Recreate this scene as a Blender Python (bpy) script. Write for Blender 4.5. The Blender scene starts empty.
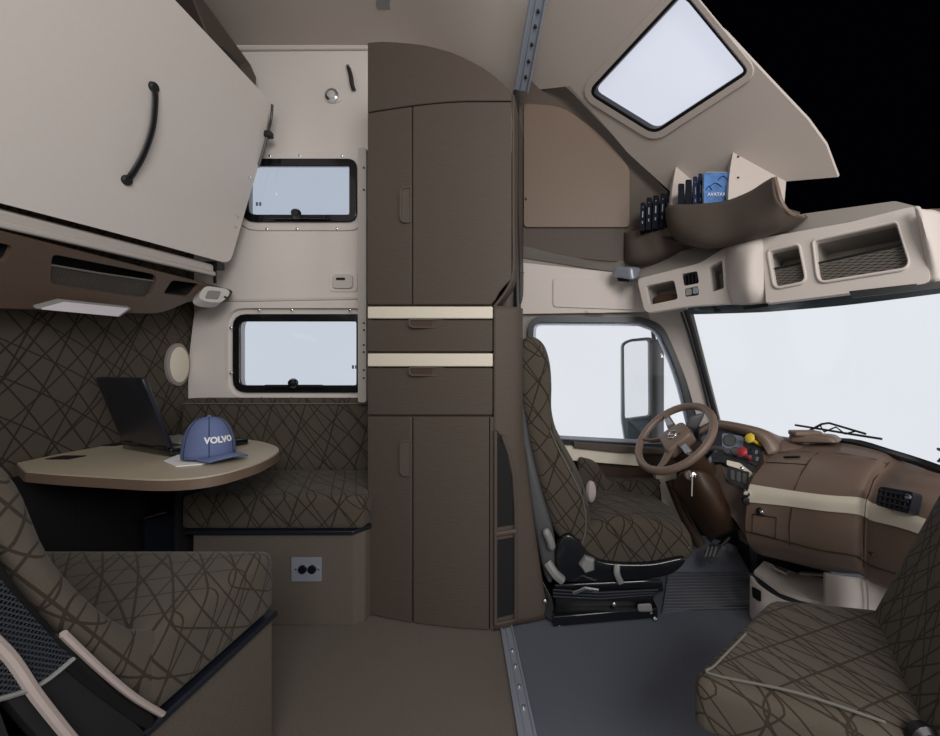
import bpy, bmesh, math, random
from mathutils import Vector, Matrix
from mathutils.geometry import delaunay_2d_cdt
random.seed(4)
SC = bpy.context.scene; COL = SC.collection
# ------------------------------------------------------------------ camera, world, lights, exposure
EYE = 0.89; F = 400.0; PX, PY = 540.0, 368.0
cd = bpy.data.cameras.new('camera'); cam = bpy.data.objects.new('camera', cd); COL.objects.link(cam)
cam.location = (0, 0, EYE); cam.rotation_euler = (math.pi/2, 0, 0)
cd.sensor_width = 36; cd.lens = F/940*36; cd.shift_x = (470-PX)/940; cd.clip_start = 0.01
SC.camera = cam
SC.view_settings.view_transform = 'Standard'; SC.view_settings.look = 'None'
SC.view_settings.exposure = 0.0; SC.view_settings.gamma = 1; SC.view_settings.use_curve_mapping = False
def lin(c):
    return tuple(((v/255)/12.92 if v/255 <= .04045 else ((v/255+.055)/1.055)**2.4) for v in c)
W = bpy.data.worlds.new('studio'); SC.world = W; W.use_nodes = True
wn = W.node_tree; bgn = wn.nodes['Background']
tc = wn.nodes.new('ShaderNodeTexCoord'); sx = wn.nodes.new('ShaderNodeSeparateXYZ'); wn.links.new(tc.outputs['Generated'], sx.inputs[0])
def wmath(op, a, b):
    n = wn.nodes.new('ShaderNodeMath'); n.operation = op
    for i, v in enumerate((a, b)):
        if isinstance(v, (int, float)): n.inputs[i].default_value = v
        else: wn.links.new(v, n.inputs[i])
    return n.outputs[0]
# pale studio sweep around the cab, black studio roof over the nose
hi = wmath('GREATER_THAN', sx.outputs['Z'], .215); rt = wmath('GREATER_THAN', sx.outputs['X'], .10); fw = wmath('GREATER_THAN', sx.outputs['Y'], 0.0)
blk = wmath('MULTIPLY', wmath('MULTIPLY', hi, rt), fw)
bh = wmath('LESS_THAN', sx.outputs['Y'], 0.05)
mx = wn.nodes.new('ShaderNodeMix'); mx.data_type = 'RGBA'; wn.links.new(bh, mx.inputs['Factor'])
mx.inputs['A'].default_value = (*lin((231, 235, 242)), 1); mx.inputs['B'].default_value = (.42, .40, .385, 1)
mx2 = wn.nodes.new('ShaderNodeMix'); mx2.data_type = 'RGBA'; wn.links.new(blk, mx2.inputs['Factor'])
wn.links.new(mx.outputs['Result'], mx2.inputs['A']); mx2.inputs['B'].default_value = (.0004, .0005, .0012, 1)
wn.links.new(mx2.outputs['Result'], bgn.inputs['Color']); bgn.inputs['Strength'].default_value = 1.0
def area(name, loc, target, size, power, col=(1, 1, 1)):
    l = bpy.data.lights.new(name, 'AREA'); l.shape = 'RECTANGLE'; l.size, l.size_y = size; l.energy = power; l.color = col
    o = bpy.data.objects.new(name, l); COL.objects.link(o); o.location = loc
    o.rotation_euler = (Vector(target)-Vector(loc)).to_track_quat('-Z', 'Y').to_euler(); return o
area('added_fill_sleeper', (0.7, -1.3, 2.0), (-1.0, 1.8, 1.3), (1.2, 1.0), 42, (1, .97, .94))  # added area lamp behind the camera to brighten the sleeper, no real fixture
area('added_fill_cab', (1.5, -0.5, 1.2), (.4, 1.8, 1.3), (.4, .4), 9, (1, .95, .9))  # small added lamp lifting the cab side, no real fixture

# ------------------------------------------------------------------ pixel helpers (world: X to the nose, Y across the cab, Z up)
def P(x, y, d): return Vector(((x-PX)/F*d, d, EYE+(PY-y)/F*d))
def Q(x, y, z): return P(x, y, (EYE-z)*F/(y-PY))
def plane(*p):
    a, b, c = [P(*q) for q in p]; n = (b-a).cross(c-a).normalized()
    if n.dot(a-Vector((0, 0, EYE))) < 0: n = -n
    return a, n
def fp(d): return Vector((0, d, 0)), Vector((0, 1, 0))
def xp(x): return Vector((x, 0, 0)), Vector((1 if x > 0 else -1, 0, 0))
def hit(x, y, pl):
    o = Vector((0, 0, EYE)); v = Vector(((x-PX)/F, 1, (PY-y)/F)); return o+v*((pl[0]-o).dot(pl[1])/v.dot(pl[1]))
def rp(pts, r=4, n=4):
    out = []; L = len(pts)
    for i, p in enumerate(pts):
        rr = r[i] if isinstance(r, (list, tuple)) else r
        p = Vector(p); a = Vector(pts[i-1])-p; b = Vector(pts[(i+1) % L])-p
        ra = min(rr, a.length*.48); rb = min(rr, b.length*.48)
        if rr < .01: out.append(tuple(p)); continue
        A = p+a.normalized()*ra; B = p+b.normalized()*rb
        for k in range(n+1):
            t = k/n; out.append(tuple(A*(1-t)**2+p*2*t*(1-t)+B*t*t))
    return out
def rr(x0, y0, x1, y1, r=4, n=4): return rp([(x0, y0), (x1, y0), (x1, y1), (x0, y1)], r, n)
def catmull(pts, m=6, closed=False):
    pts = [Vector(p) for p in pts]; out = []; n = len(pts)
    for i in range(n if closed else n-1):
        g = lambda k: pts[k % n] if closed else pts[max(0, min(n-1, k))]
        a, b, c, d = g(i-1), g(i), g(i+1), g(i+2)
        for k in range(m):
            t = k/m; out.append(.5*((2*b)+(c-a)*t+(2*a-5*b+4*c-d)*t*t+(3*b-a-3*c+d)*t**3))
    if not closed: out.append(pts[-1])
    return out
# ------------------------------------------------------------------ materials
MATS = {}
class NT:
    def __init__(s, name):
        s.m = bpy.data.materials.new(name); s.m.use_nodes = True; s.t = s.m.node_tree; s.b = s.t.nodes['Principled BSDF']
    def new(s, k, **kw):
        n = s.t.nodes.new(k)
        for a, v in kw.items(): setattr(n, a, v)
        return n
    def link(s, a, b): s.t.links.new(a, b)
    def math(s, op, a, b=None, c=None):
        n = s.new('ShaderNodeMath', operation=op)
        for i, v in enumerate((a, b, c)):
            if v is None: continue
            if isinstance(v, (int, float)): n.inputs[i].default_value = v
            else: s.link(v, n.inputs[i])
        return n.outputs[0]
    def mix(s, f, a, b):
        n = s.new('ShaderNodeMix', data_type='RGBA')
        if isinstance(f, (int, float)): n.inputs['Factor'].default_value = f
        else: s.link(f, n.inputs['Factor'])
        for k, v in (('A', a), ('B', b)):
            if isinstance(v, tuple): n.inputs[k].default_value = (*v[:3], 1)
            else: s.link(v, n.inputs[k])
        return n.outputs['Result']
    def noise(s, scale, detail=3, co=None, stretch=None, out='Fac'):
        n = s.new('ShaderNodeTexNoise'); n.inputs['Scale'].default_value = scale; n.inputs['Detail'].default_value = detail
        t = s.new('ShaderNodeTexCoord'); v = t.outputs['Object']
        if stretch:
            mp = s.new('ShaderNodeMapping'); mp.inputs['Scale'].default_value = stretch; s.link(v, mp.inputs[0]); v = mp.outputs[0]
        s.link(v, n.inputs['Vector']); return n.outputs[out]
    def bump(s, h, st, dist=.002):
        b = s.new('ShaderNodeBump'); b.inputs['Strength'].default_value = st; b.inputs['Distance'].default_value = dist
        s.link(h, b.inputs['Height']); s.link(b.outputs[0], s.b.inputs['Normal'])
def mat(name, c, rough=.6, var=.08, scale=60, bump=.15, metal=0, stretch=None, spec=.5, coat=0):
    n = NT(name); c = tuple(c)
    f = n.noise(scale, 4, stretch=stretch)
    n.link(n.mix(f, tuple(v*(1-var) for v in c), tuple(v*(1+var) for v in c)), n.b.inputs['Base Color'])
    n.b.inputs['Roughness'].default_value = rough; n.b.inputs['Metallic'].default_value = metal
    n.b.inputs['Specular IOR Level'].default_value = spec; n.b.inputs['Coat Weight'].default_value = coat
    if bump: n.bump(f, bump)
    MATS[name] = n.m; return n.m
def k(r, g, b, s=1.0): return tuple(v*s for v in lin((r, g, b)))
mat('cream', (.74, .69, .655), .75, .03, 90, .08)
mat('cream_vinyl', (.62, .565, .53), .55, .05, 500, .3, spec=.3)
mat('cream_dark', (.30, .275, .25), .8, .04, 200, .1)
mat('ceiling_cloth', (.56, .50, .46), .9, .06, 300, .2)
mat('brown', (.088, .068, .056), .62, .13, 30, .5, stretch=(1, 1, 14), spec=.35)
mat('brown_light', (.17, .12, .088), .5, .08, 120, .25, spec=.45)
mat('locker_brown', (.115, .078, .058), .5, .08, 120, .25, spec=.4)
mat('brown_deep', (.05, .026, .014), .5, .08, 120, .2)
mat('dash_brown', (.195, .138, .108), .38, .06, 420, .35, spec=.5)
mat('ivory', (.78, .72, .60), .5, .05, 20, .05, stretch=(3, 3, 30))
mat('black', (.006, .0065, .008), .4, .2, 40, .1)
mat('black_gloss', (.008, .009, .012), .18, .2, 40, 0, coat=.3)
mat('navy_black', (.012, .015, .024), .38, .2, 60, .1)
mat('rubber', (.012, .013, .016), .6, .2, 90, .2)
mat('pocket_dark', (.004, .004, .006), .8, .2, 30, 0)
mat('seam', (.15, .14, .125), .8, .1, 60, .1)
mat('pink_trim', (.46, .39, .37), .6, .06, 60, .1)
mat('grey_plastic', (.25, .25, .25), .5, .05, 60, .1)
mat('shell_grey', (.075, .077, .085), .5, .1, 40, .1)
mat('pale_plastic', (.62, .61, .58), .4, .04, 60, .05)
mat('steel', (.36, .40, .48), .38, .08, 30, .1, metal=.4, stretch=(40, 1, 1))
mat('chrome', (.7, .71, .74), .15, .03, 30, 0, metal=1)
mat('table_wood', (.50, .435, .33), .4, .1, 22, .08, stretch=(2, 14, 2))
mat('denim', (.125, .165, .33), .9, .12, 500, .4)
mat('white_paper', (.85, .85, .86), .8, .03, 40, .1)
mat('lens_white', (.75, .72, .78), .25, .04, 40, 0)
mat('carpet_plinth', (.128, .109, .093), .95, .35, 420, 1.0, spec=.1)
mat('carpet', (.150, .130, .114), .95, .28, 380, .9, spec=.1)
mat('cab_carpet', (.118, .128, .158), .95, .22, 380, .8, spec=.1)
mat('mirror', (.80, .84, .90), .03, .01, 5, 0, metal=1)
mat('yellow', (.80, .58, .05), .45, .05, 60, 0)
mat('red', (.42, .03, .04), .45, .05, 60, 0)
mat('gauge_blue', (.15, .18, .24), .35, .15, 80, .05)
mat('book_dark', (.008, .010, .017), .75, .3, 60, 0, spec=.12)
mat('book_navy', (.015, .025, .07), .7, .3, 60, 0, spec=.15)
mat('silver_print', (.22, .25, .28), .5, .1, 60, 0)
mat('visor_teal', (.09, .125, .145), .35, .15, 40, 0)
mat('post_grey', (.50, .465, .435), .6, .05, 40, .05)
# blue mottled cover
n = NT('blue_cover'); f = n.noise(38, 3); n.link(n.mix(n.math('SMOOTH_MIN', n.math('MULTIPLY', f, 1.2), 1., .1), (.003, .012, .07), (.08, .25, .62)), n.b.inputs['Base Color']); n.b.inputs['Roughness'].default_value = .3; MATS['blue_cover'] = n.m
def fabric(name, base, line, freq=17, warp=.12, wid=.085):
    n = NT(name); t = n.new('ShaderNodeTexCoord').outputs['Object']
    geo = n.new('ShaderNodeNewGeometry')
    nz = n.new('ShaderNodeTexNoise'); nz.inputs['Scale'].default_value = 1.7; nz.inputs['Detail'].default_value = 1; n.link(t, nz.inputs['Vector'])
    sc = n.new('ShaderNodeVectorMath', operation='MULTIPLY_ADD'); n.link(nz.outputs['Color'], sc.inputs[0]); sc.inputs[1].default_value = (warp,)*3; n.link(t, sc.inputs[2])
    m = None
    for v, fr in (((.55, .75, .50), freq), ((-.62, -.60, .52), freq*.93), ((.75, .35, -.22), freq*.55), ((.30, -.85, .36), freq*.62), ((.9, .42, .62), freq*.8)):
        d = n.new('ShaderNodeVectorMath', operation='DOT_PRODUCT'); n.link(sc.outputs[0], d.inputs[0]); d.inputs[1].default_value = v
        gd = n.new('ShaderNodeVectorMath', operation='DOT_PRODUCT'); n.link(geo.outputs['Normal'], gd.inputs[0]); gd.inputs[1].default_value = Vector(v).normalized()
        tg = n.math('SQRT', n.math('MAXIMUM', n.math('SUBTRACT', 1.0, n.math('MULTIPLY', gd.outputs['Value'], gd.outputs['Value'])), .0))
        q = n.math('LESS_THAN', n.math('PINGPONG', n.math('MULTIPLY', d.outputs['Value'], fr), .5), n.math('MULTIPLY', tg, wid/1.7*fr/freq))
        m = q if m is None else n.math('MAXIMUM', m, q)
    fz = n.noise(700, 2); b2 = n.mix(fz, tuple(v*.75 for v in base), tuple(v*1.25 for v in base))
    n.link(n.mix(n.math('MULTIPLY', m, .8), b2, line), n.b.inputs['Base Color']); n.b.inputs['Roughness'].default_value = .95
    n.b.inputs['Specular IOR Level'].default_value = .15; n.b.inputs['Sheen Weight'].default_value = .08
    n.bump(n.math('SUBTRACT', fz, m), .35, .001); MATS[name] = n.m
fabric('fabric', (.082, .070, .055), (.022, .015, .010), 17, .05, .07)
fabric('fabric_wall', (.082, .069, .054), (.020, .013, .009), 17, .06, .075)
fabric('fabric_seat', (.092, .079, .063), (.027, .018, .012), 25, .04, .085)
# open net
for nname, ncol in (('net', (.13, .115, .10, 1)), ('net_dark', (.035, .042, .055, 1))):
  n = NT(nname)
  t = n.new('ShaderNodeTexCoord').outputs['Object']; m = None
  for v in ((.7, .7, .75), (-.7, -.7, .75)):
      d = n.new('ShaderNodeVectorMath', operation='DOT_PRODUCT'); n.link(t, d.inputs[0]); d.inputs[1].default_value = v
      q = n.math('LESS_THAN', n.math('PINGPONG', n.math('MULTIPLY', d.outputs['Value'], 210), .5), .14); m = q if m is None else n.math('MAXIMUM', m, q)
  tr = n.new('ShaderNodeBsdfTransparent'); ms = n.new('ShaderNodeMixShader'); n.link(m, ms.inputs[0]); n.link(tr.outputs[0], ms.inputs[1]); n.link(n.b.outputs[0], ms.inputs[2])
  n.b.inputs['Base Color'].default_value = ncol; n.b.inputs['Roughness'].default_value = .6
  n.link(ms.outputs[0], n.t.nodes['Material Output'].inputs[0]); MATS[nname] = n.m
def glass(name, tint, refl=.06):
    n = NT(name); tr = n.new('ShaderNodeBsdfTransparent'); tr.inputs[0].default_value = (*tint, 1)
    gl = n.new('ShaderNodeBsdfGlossy'); gl.inputs['Roughness'].default_value = .02
    ms = n.new('ShaderNodeMixShader'); fz = n.noise(1.5, 1); n.link(n.math('MULTIPLY', fz, refl), ms.inputs[0])
    n.link(tr.outputs[0], ms.inputs[1]); n.link(gl.outputs[0], ms.inputs[2]); n.link(ms.outputs[0], n.t.nodes['Material Output'].inputs[0]); MATS[name] = n.m
glass('glass', (.98, .98, .98)); glass('glass_tint', (.74, .77, .81)); glass('glass_tint_low', (.86, .885, .91))
n = NT('skylight_glow'); n.b.inputs['Base Color'].default_value = (.3, .3, .32, 1); n.b.inputs['Emission Color'].default_value = (*lin((214, 219, 234)), 1)  # pane glows by itself in place of daylight coming from above
fz = n.noise(2, 2); n.link(n.math('ADD', n.math('MULTIPLY', fz, .2), .78), n.b.inputs['Emission Strength']); n.b.inputs['Roughness'].default_value = .3; MATS['skylight_glow'] = n.m

# ------------------------------------------------------------------ object helpers
WL = {}
def link(name, bm, m, parent=None, smooth=40, bev=0, label=None, bseg=2, mods=None):
    me = bpy.data.meshes.new(name); bmesh.ops.recalc_face_normals(bm, faces=bm.faces)
    bm.to_mesh(me); bm.free()
    vs = [v.co.copy() for v in me.vertices]
    lo = Vector([min(v[i] for v in vs) for i in range(3)]); hi_ = Vector([max(v[i] for v in vs) for i in range(3)])
    c = Vector(((lo.x+hi_.x)/2, (lo.y+hi_.y)/2, lo.z))
    for v in me.vertices: v.co -= c
    o = bpy.data.objects.new(name, me); COL.objects.link(o); WL[o.name] = c
    o.location = c
    if parent is not None: o.parent = parent; o.location = c-WL[parent.name]
    for mm in (m if isinstance(m, (list, tuple)) else [m]): me.materials.append(MATS[mm])
    me.polygons.foreach_set('use_smooth', [True]*len(me.polygons)); me.set_sharp_from_angle(angle=math.radians(smooth))
    if bev:
        b = o.modifiers.new('bevel', 'BEVEL'); b.width = bev; b.segments = bseg; b.limit_method = 'ANGLE'; b.angle_limit = math.radians(35); b.harden_normals = False
    if label: o['label'] = label
    return o
def thing(name, label, cat, loc, group=None):
    o = bpy.data.objects.new(name, None); COL.objects.link(o); o.location = loc; WL[o.name] = Vector(loc); o.empty_display_size = .05
    return tag(o, label, cat, group)
def tag(o, label, cat, group=None, kind=None):
    o['label'] = label; o['category'] = cat
    if group: o['group'] = group
    if kind: o['kind'] = kind
    return o
def struct(o, label=None, cat=None):
    o['kind'] = 'structure'
    if label: o['label'] = label
    if cat: o['category'] = cat
    return o
def sroot(name, loc, label, cat):
    o = thing(name, label, cat, loc); o['kind'] = 'structure'; return o
# meshes
def tessellate_polygon(loops):
    """robust triangulation of a planar polygon with holes -> index triples into the flat point list"""
    L0 = loops[0]; nrm_ = Vector((0, 0, 0))
    for i in range(len(L0)): nrm_ += L0[i-1].cross(L0[i])
    nrm_.normalize(); u = nrm_.orthogonal().normalized(); w = nrm_.cross(u)
    flat = [Vector((p.dot(u), p.dot(w))) for L in loops for p in L]; ed = []; k0 = 0; polys = []
    for L in loops:
        n = len(L); ed += [(k0+i, k0+(i+1) % n) for i in range(n)]; polys.append(flat[k0:k0+n]); k0 += n
    def inside(p, P_):
        c = False
        for i in range(len(P_)):
            a, b = P_[i-1], P_[i]
            if (a.y > p.y) != (b.y > p.y) and p.x < (b.x-a.x)*(p.y-a.y)/(b.y-a.y)+a.x: c = not c
        return c
    vs, es, fs_, ov, oe, of = delaunay_2d_cdt(flat, ed, [], 0, 1e-6)
    out = []
    for f in fs_:
        c = sum((vs[i] for i in f), Vector((0, 0)))/len(f)
        if not inside(c, polys[0]) or any(inside(c, h) for h in polys[1:]): continue
        if all(ov[i] for i in f): out.append(tuple(ov[i][0] for i in f))
    return out
def prism(bm, outer, holes, vec, back=True):
    """outer/holes = lists of 3-D points; vec = thickness vector (or function of point)"""
    f = vec if callable(vec) else (lambda p: vec)
    loops = [[Vector(p) for p in L] for L in [outer]+list(holes)]
    flat = [p for L in loops for p in L]; A = [bm.verts.new(p) for p in flat]; B = [bm.verts.new(p+f(p)) for p in flat]
    for t in tessellate_polygon(loops):
        if len(set(t)) < 3: continue
        try:
            bm.faces.new([A[i] for i in t]); bm.faces.new([B[i] for i in reversed(t)])
        except ValueError: pass
    i0 = 0
    for L in loops:
        n = len(L)
        for i in range(n):
            a, b = i0+i, i0+(i+1) % n
            try: bm.faces.new((A[a], A[b], B[b], B[a]))
            except ValueError: pass
        i0 += n
    return bm
def panel(name, outer, pl, thick, m, parent=None, holes=(), bev=0, smooth=40, label=None, off=0, vec=None):
    """outline in photo pixels laid on a plane, solid to `thick` behind it"""
    n = pl[1]; g = lambda L: [hit(p[0], p[1], pl)+n*off for p in L]
    bm = bmesh.new(); prism(bm, g(outer), [g(h) for h in holes], vec if vec is not None else n*thick)
    return link(name, bm, m, parent, smooth, bev, label)
def ring(name, outer, inner, pl, thick, m, parent=None, off=0, bev=0):
    if len(outer) == len(inner):
        n = pl[1]; bm = bmesh.new(); V = []
        for a, b in zip(outer, inner):
            A = hit(a[0], a[1], pl)+n*off; B = hit(b[0], b[1], pl)+n*off; V.append([bm.verts.new(q) for q in (A, B, B+n*thick, A+n*thick)])
        for i in range(len(V)):
            a, b = V[i-1], V[i]
            for j in range(4): bm.faces.new((a[j], b[j], b[(j+1) % 4], a[(j+1) % 4]))
        return link(name, bm, m, parent, 40, bev)
    return panel(name, outer, pl, thick, m, parent, [inner], bev, off=off)
def grow(poly, s):
    L = len(poly); out = []; A = sum(poly[i-1][0]*poly[i][1]-poly[i][0]*poly[i-1][1] for i in range(L)); sg = 1 if A > 0 else -1
    for i, p in enumerate(poly):
        k1 = 1
        while (Vector(poly[i])-Vector(poly[i-k1])).length < .05 and k1 < 4: k1 += 1
        k2 = 1
        while (Vector(poly[i])-Vector(poly[(i+k2) % L])).length < .05 and k2 < 4: k2 += 1
        t1 = (Vector(p)-Vector(poly[i-k1])).normalized(); t2 = (Vector(poly[(i+k2) % L])-Vector(p)).normalized()
        n1 = Vector((t1.y, -t1.x)); n2 = Vector((t2.y, -t2.x)); nn = (n1+n2)
        nn = nn/max(.5, nn.length_squared/2)*sg if nn.length > 1e-4 else n1*sg
        out.append((p[0]+nn.x*s, p[1]+nn.y*s))
    return out
def tube(bm, pts, r, n=8, closed=False, flat=1.0, caps=True):
    pts = [Vector(p) for p in pts]; L = len(pts); rings = []; prev = None
    for i, p in enumerate(pts):
        a = pts[i-1] if (i or closed) else pts[0]; b = pts[(i+1) % L] if (i < L-1 or closed) else pts[-1]
        t = (b-a).normalized()
        if prev is None: u = t.cross(Vector((.13, .31, 1)) if abs(t.z) < .9 else Vector((1, 0, .1))).normalized()
        else: u = (prev-t*prev.dot(t)).normalized()
        prev = u; w = t.cross(u); R = r[i] if isinstance(r, (list, tuple)) else r
        rings.append([bm.verts.new(p+(u*math.cos(2*math.pi*j/n)+w*math.sin(2*math.pi*j/n)*flat)*R) for j in range(n)])
    for i in range(L if closed else L-1):
        A, B = rings[i], rings[(i+1) % L]
        for j in range(n): bm.faces.new((A[j], A[(j+1) % n], B[(j+1) % n], B[j]))
    if not closed and caps: bm.faces.new(rings[0][::-1]); bm.faces.new(rings[-1])
    return bm
def tub(name, pts, r, m, parent=None, **kw):
    bm = bmesh.new(); tube(bm, pts, r, **kw); return link(name, bm, m, parent, 60)
def obox(bm, c, sx_, sy_, sz_, ax=None):
    ax = ax or (Vector((1, 0, 0)), Vector((0, 1, 0)), Vector((0, 0, 1))); c = Vector(c)
    v = [bm.verts.new(c+ax[0]*sx_/2*i+ax[1]*sy_/2*j+ax[2]*sz_/2*q) for q in (-1, 1) for j in (-1, 1) for i in (-1, 1)]
    for f in ((0, 1, 3, 2), (4, 6, 7, 5), (0, 4, 5, 1), (2, 3, 7, 6), (0, 2, 6, 4), (1, 5, 7, 3)): bm.faces.new([v[i] for i in f])
    return bm
def box(name, c, s, m, parent=None, bev=.003, ax=None, label=None):
    bm = bmesh.new(); obox(bm, c, *s, ax=ax); return link(name, bm, m, parent, 40, bev, label)
def hexa(bm, c8, r=.2, n=8, bulge=0.0):
    """soft cushion: rounded unit box mapped to 8 corners (x fastest, then y, then z); r in unit coords"""
    c8 = [Vector(c) for c in c8]; r = (r, r, r) if isinstance(r, (int, float)) else r
    def mp(p):
        u, v, w = [(q+1)/2 for q in p]; o = Vector((0, 0, 0))
        for i, c in enumerate(c8):
            a, b, d = i & 1, (i >> 1) & 1, (i >> 2) & 1
            o += c*((u if a else 1-u)*(v if b else 1-v)*(w if d else 1-w))
        return o
    cache = {}
    def vert(p):
        key = tuple(round(q, 5) for q in p)
        if key not in cache:
            inn = [max(-1+r[i], min(1-r[i], p[i])) for i in range(3)]
            dlt = [(p[i]-inn[i])/r[i] if r[i] > 0 else 0 for i in range(3)]
            l = math.sqrt(sum(x*x for x in dlt)); mxx = max(abs(x) for x in dlt)
            if l > 1e-6: dlt = [x/l*mxx for x in dlt]
            q = [inn[i]+dlt[i]*r[i] for i in range(3)]
            if bulge:
                for a in range(3):
                    b1, b2 = [x for x in range(3) if x != a]
                    q[a] *= 1+bulge*(1-q[b1]**2)*(1-q[b2]**2)
            cache[key] = bm.verts.new(mp(q))
        return cache[key]
    g = sorted(set([-1+2*i/n for i in range(n+1)]+[-1+r[0]*t for t in (.15, .4, .7)]+[1-r[0]*t for t in (.15, .4, .7)]))
    for a in range(3):
        b1, b2 = [x for x in range(3) if x != a]
        for s in (-1, 1):
            for i in range(len(g)-1):
                for j in range(len(g)-1):
                    vs = []
                    for (x, y) in ((g[i], g[j]), (g[i+1], g[j]), (g[i+1], g[j+1]), (g[i], g[j+1])):
                        p = [0, 0, 0]; p[a] = s; p[b1] = x; p[b2] = y; vs.append(vert(p))
                    try: bm.faces.new(vs)
                    except ValueError: pass
    return bm
def cushion(name, c8, m, parent=None, r=.2, n=8, bulge=0, label=None):
    bm = bmesh.new(); hexa(bm, c8, r, n, bulge); return link(name, bm, m, parent, 70, label=label)
def box8(x0, x1, y0, y1, z0, z1): return [(x, y, z) for z in (z0, z1) for y in (y0, y1) for x in (x0, x1)]
def softprism(name, prof, axis, a0, a1, r, m, parent=None, sub=5, n=5, label=None, crown=0, ret=None):
    """closed smooth 2-D profile swept along an axis with rounded ends; profile in (other axis, z)"""
    pr = [Vector(p[:2]) for p in catmull([Vector((p[0], p[1], 0)) for p in prof], sub, True)]; L = len(pr)
    area_ = sum(pr[i].x*pr[(i+1) % L].y-pr[(i+1) % L].x*pr[i].y for i in range(L))
    sgn = 1 if area_ > 0 else -1; nor = []
    for i in range(L):
        t = (pr[(i+1) % L]-pr[i-1]).normalized(); nor.append(Vector((t.y, -t.x))*sgn)
    def pos(q, a): return Vector((q.x, a, q.y)) if axis == 'Y' else Vector((a, q.x, q.y))
    st = []; s = 1 if a1 > a0 else -1
    for i in range(n+1): th = math.pi/2*i/n; st.append((a0+s*r*(1-math.sin(th)), r*(1-math.cos(th))) )
    st = st[::-1]
    st2 = [(a0+a1-a, c) for a, c in st][::-1]
    mid = [(a0+(a1-a0)*t, -crown*math.sin(math.pi*t)) for t in (.25, .5, .75)]
    bm = bmesh.new(); rings = []
    for a, ins in st+mid+st2: rings.append([bm.verts.new(pos(pr[i]-nor[i]*ins, a)) for i in range(L)])
    for A, B in zip(rings, rings[1:]):
        for i in range(L): bm.faces.new((A[i], A[(i+1) % L], B[(i+1) % L], B[i]))
    for R, q in ((rings[0], 0), (rings[-1], -1)):
        co = [v.co.copy() for v in R]
        for t in tessellate_polygon([co]):
            try: bm.faces.new([R[i] for i in t])
            except ValueError: pass
    return link(name, bm, m, parent, 50, label=label)
def pxprof(pts, d): return [((x-PX)/F*d, EYE+(PY-y)/F*d) for x, y in pts]
def loft(name, rows, m, parent=None, sub=5, thick=0, bev=0, smooth=60, label=None, cu=True, cv=True):
    """grid of 3-D points -> smooth surface; rows = list of equal-length lists"""
    R = [catmull(r, sub) if cu else [Vector(p) for p in r] for r in rows]
    if cv:
        C = [catmull([r[j] for r in R], sub) for j in range(len(R[0]))]; G = [[C[j][i] for j in range(len(C))] for i in range(len(C[0]))]
    else: G = R
    bm = bmesh.new(); V = [[bm.verts.new(p) for p in r] for r in G]
    for i in range(len(V)-1):
        for j in range(len(V[0])-1): bm.faces.new((V[i][j], V[i][j+1], V[i+1][j+1], V[i+1][j]))
    o = link(name, bm, m, parent, smooth, 0, label)
    if thick:
        s = o.modifiers.new('solid', 'SOLIDIFY'); s.thickness = abs(thick); s.offset = -1 if thick > 0 else 1
    return o
def lathe(bm, prof, c, ax, n=24, sc=(1, 1)):
    c = Vector(c); ax = Vector(ax).normalized(); u = ax.cross(Vector((0, 0, 1)) if abs(ax.z) < .9 else Vector((1, 0, 0))).normalized(); w = ax.cross(u)
    rings = [[bm.verts.new(c+ax*h+(u*math.cos(2*math.pi*j/n)*sc[0]+w*math.sin(2*math.pi*j/n)*sc[1])*max(r, 1e-5)) for j in range(n)] for r, h in prof]
    for A, B in zip(rings, rings[1:]):
        for j in range(n): bm.faces.new((A[j], A[(j+1) % n], B[(j+1) % n], B[j]))
    bm.faces.new(rings[0][::-1]); bm.faces.new(rings[-1]); return bm
def lth(name, prof, c, ax, m, parent=None, n=24, sc=(1, 1), label=None):
    bm = bmesh.new(); lathe(bm, prof, c, ax, n, sc); return link(name, bm, m, parent, 40, label=label)
def pocket(name, hole, pl, depth, m, parent, off=0):
    """open-fronted compartment behind a hole"""
    n = pl[1]; A = [hit(p[0], p[1], pl)+n*off for p in hole]; B = [p+n*depth for p in A]; O = [p+n*(depth+.004) for p in A]
    bm = bmesh.new(); a = [bm.verts.new(p) for p in A]; b = [bm.verts.new(p) for p in B]; L = len(A)
    for i in range(L): bm.faces.new((a[i], a[(i+1) % L], b[(i+1) % L], b[i]))
    bm.faces.new(b)
    return link(name, bm, m, parent, 40)
def text(name, body, size, mw, m, parent=None, ext=.0006, xf=None, bold=0):
    cu = bpy.data.curves.new('t', 'FONT'); cu.body = body; cu.size = size; cu.extrude = ext; cu.align_x = 'CENTER'; cu.align_y = 'CENTER'; cu.offset = bold; cu.resolution_u = 3
    o = bpy.data.objects.new('t', cu); COL.objects.link(o); dg = bpy.context.evaluated_depsgraph_get()
    me = bpy.data.meshes.new_from_object(o.evaluated_get(dg)); bpy.data.objects.remove(o)
    bm = bmesh.new(); bm.from_mesh(me); bpy.data.meshes.remove(me)
    for v in bm.verts: v.co = xf(v.co) if xf else mw @ v.co
    return link(name, bm, m, parent, 30)

# ================================================================== STRUCTURE
D = 1.85; XL = -1.60
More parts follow.
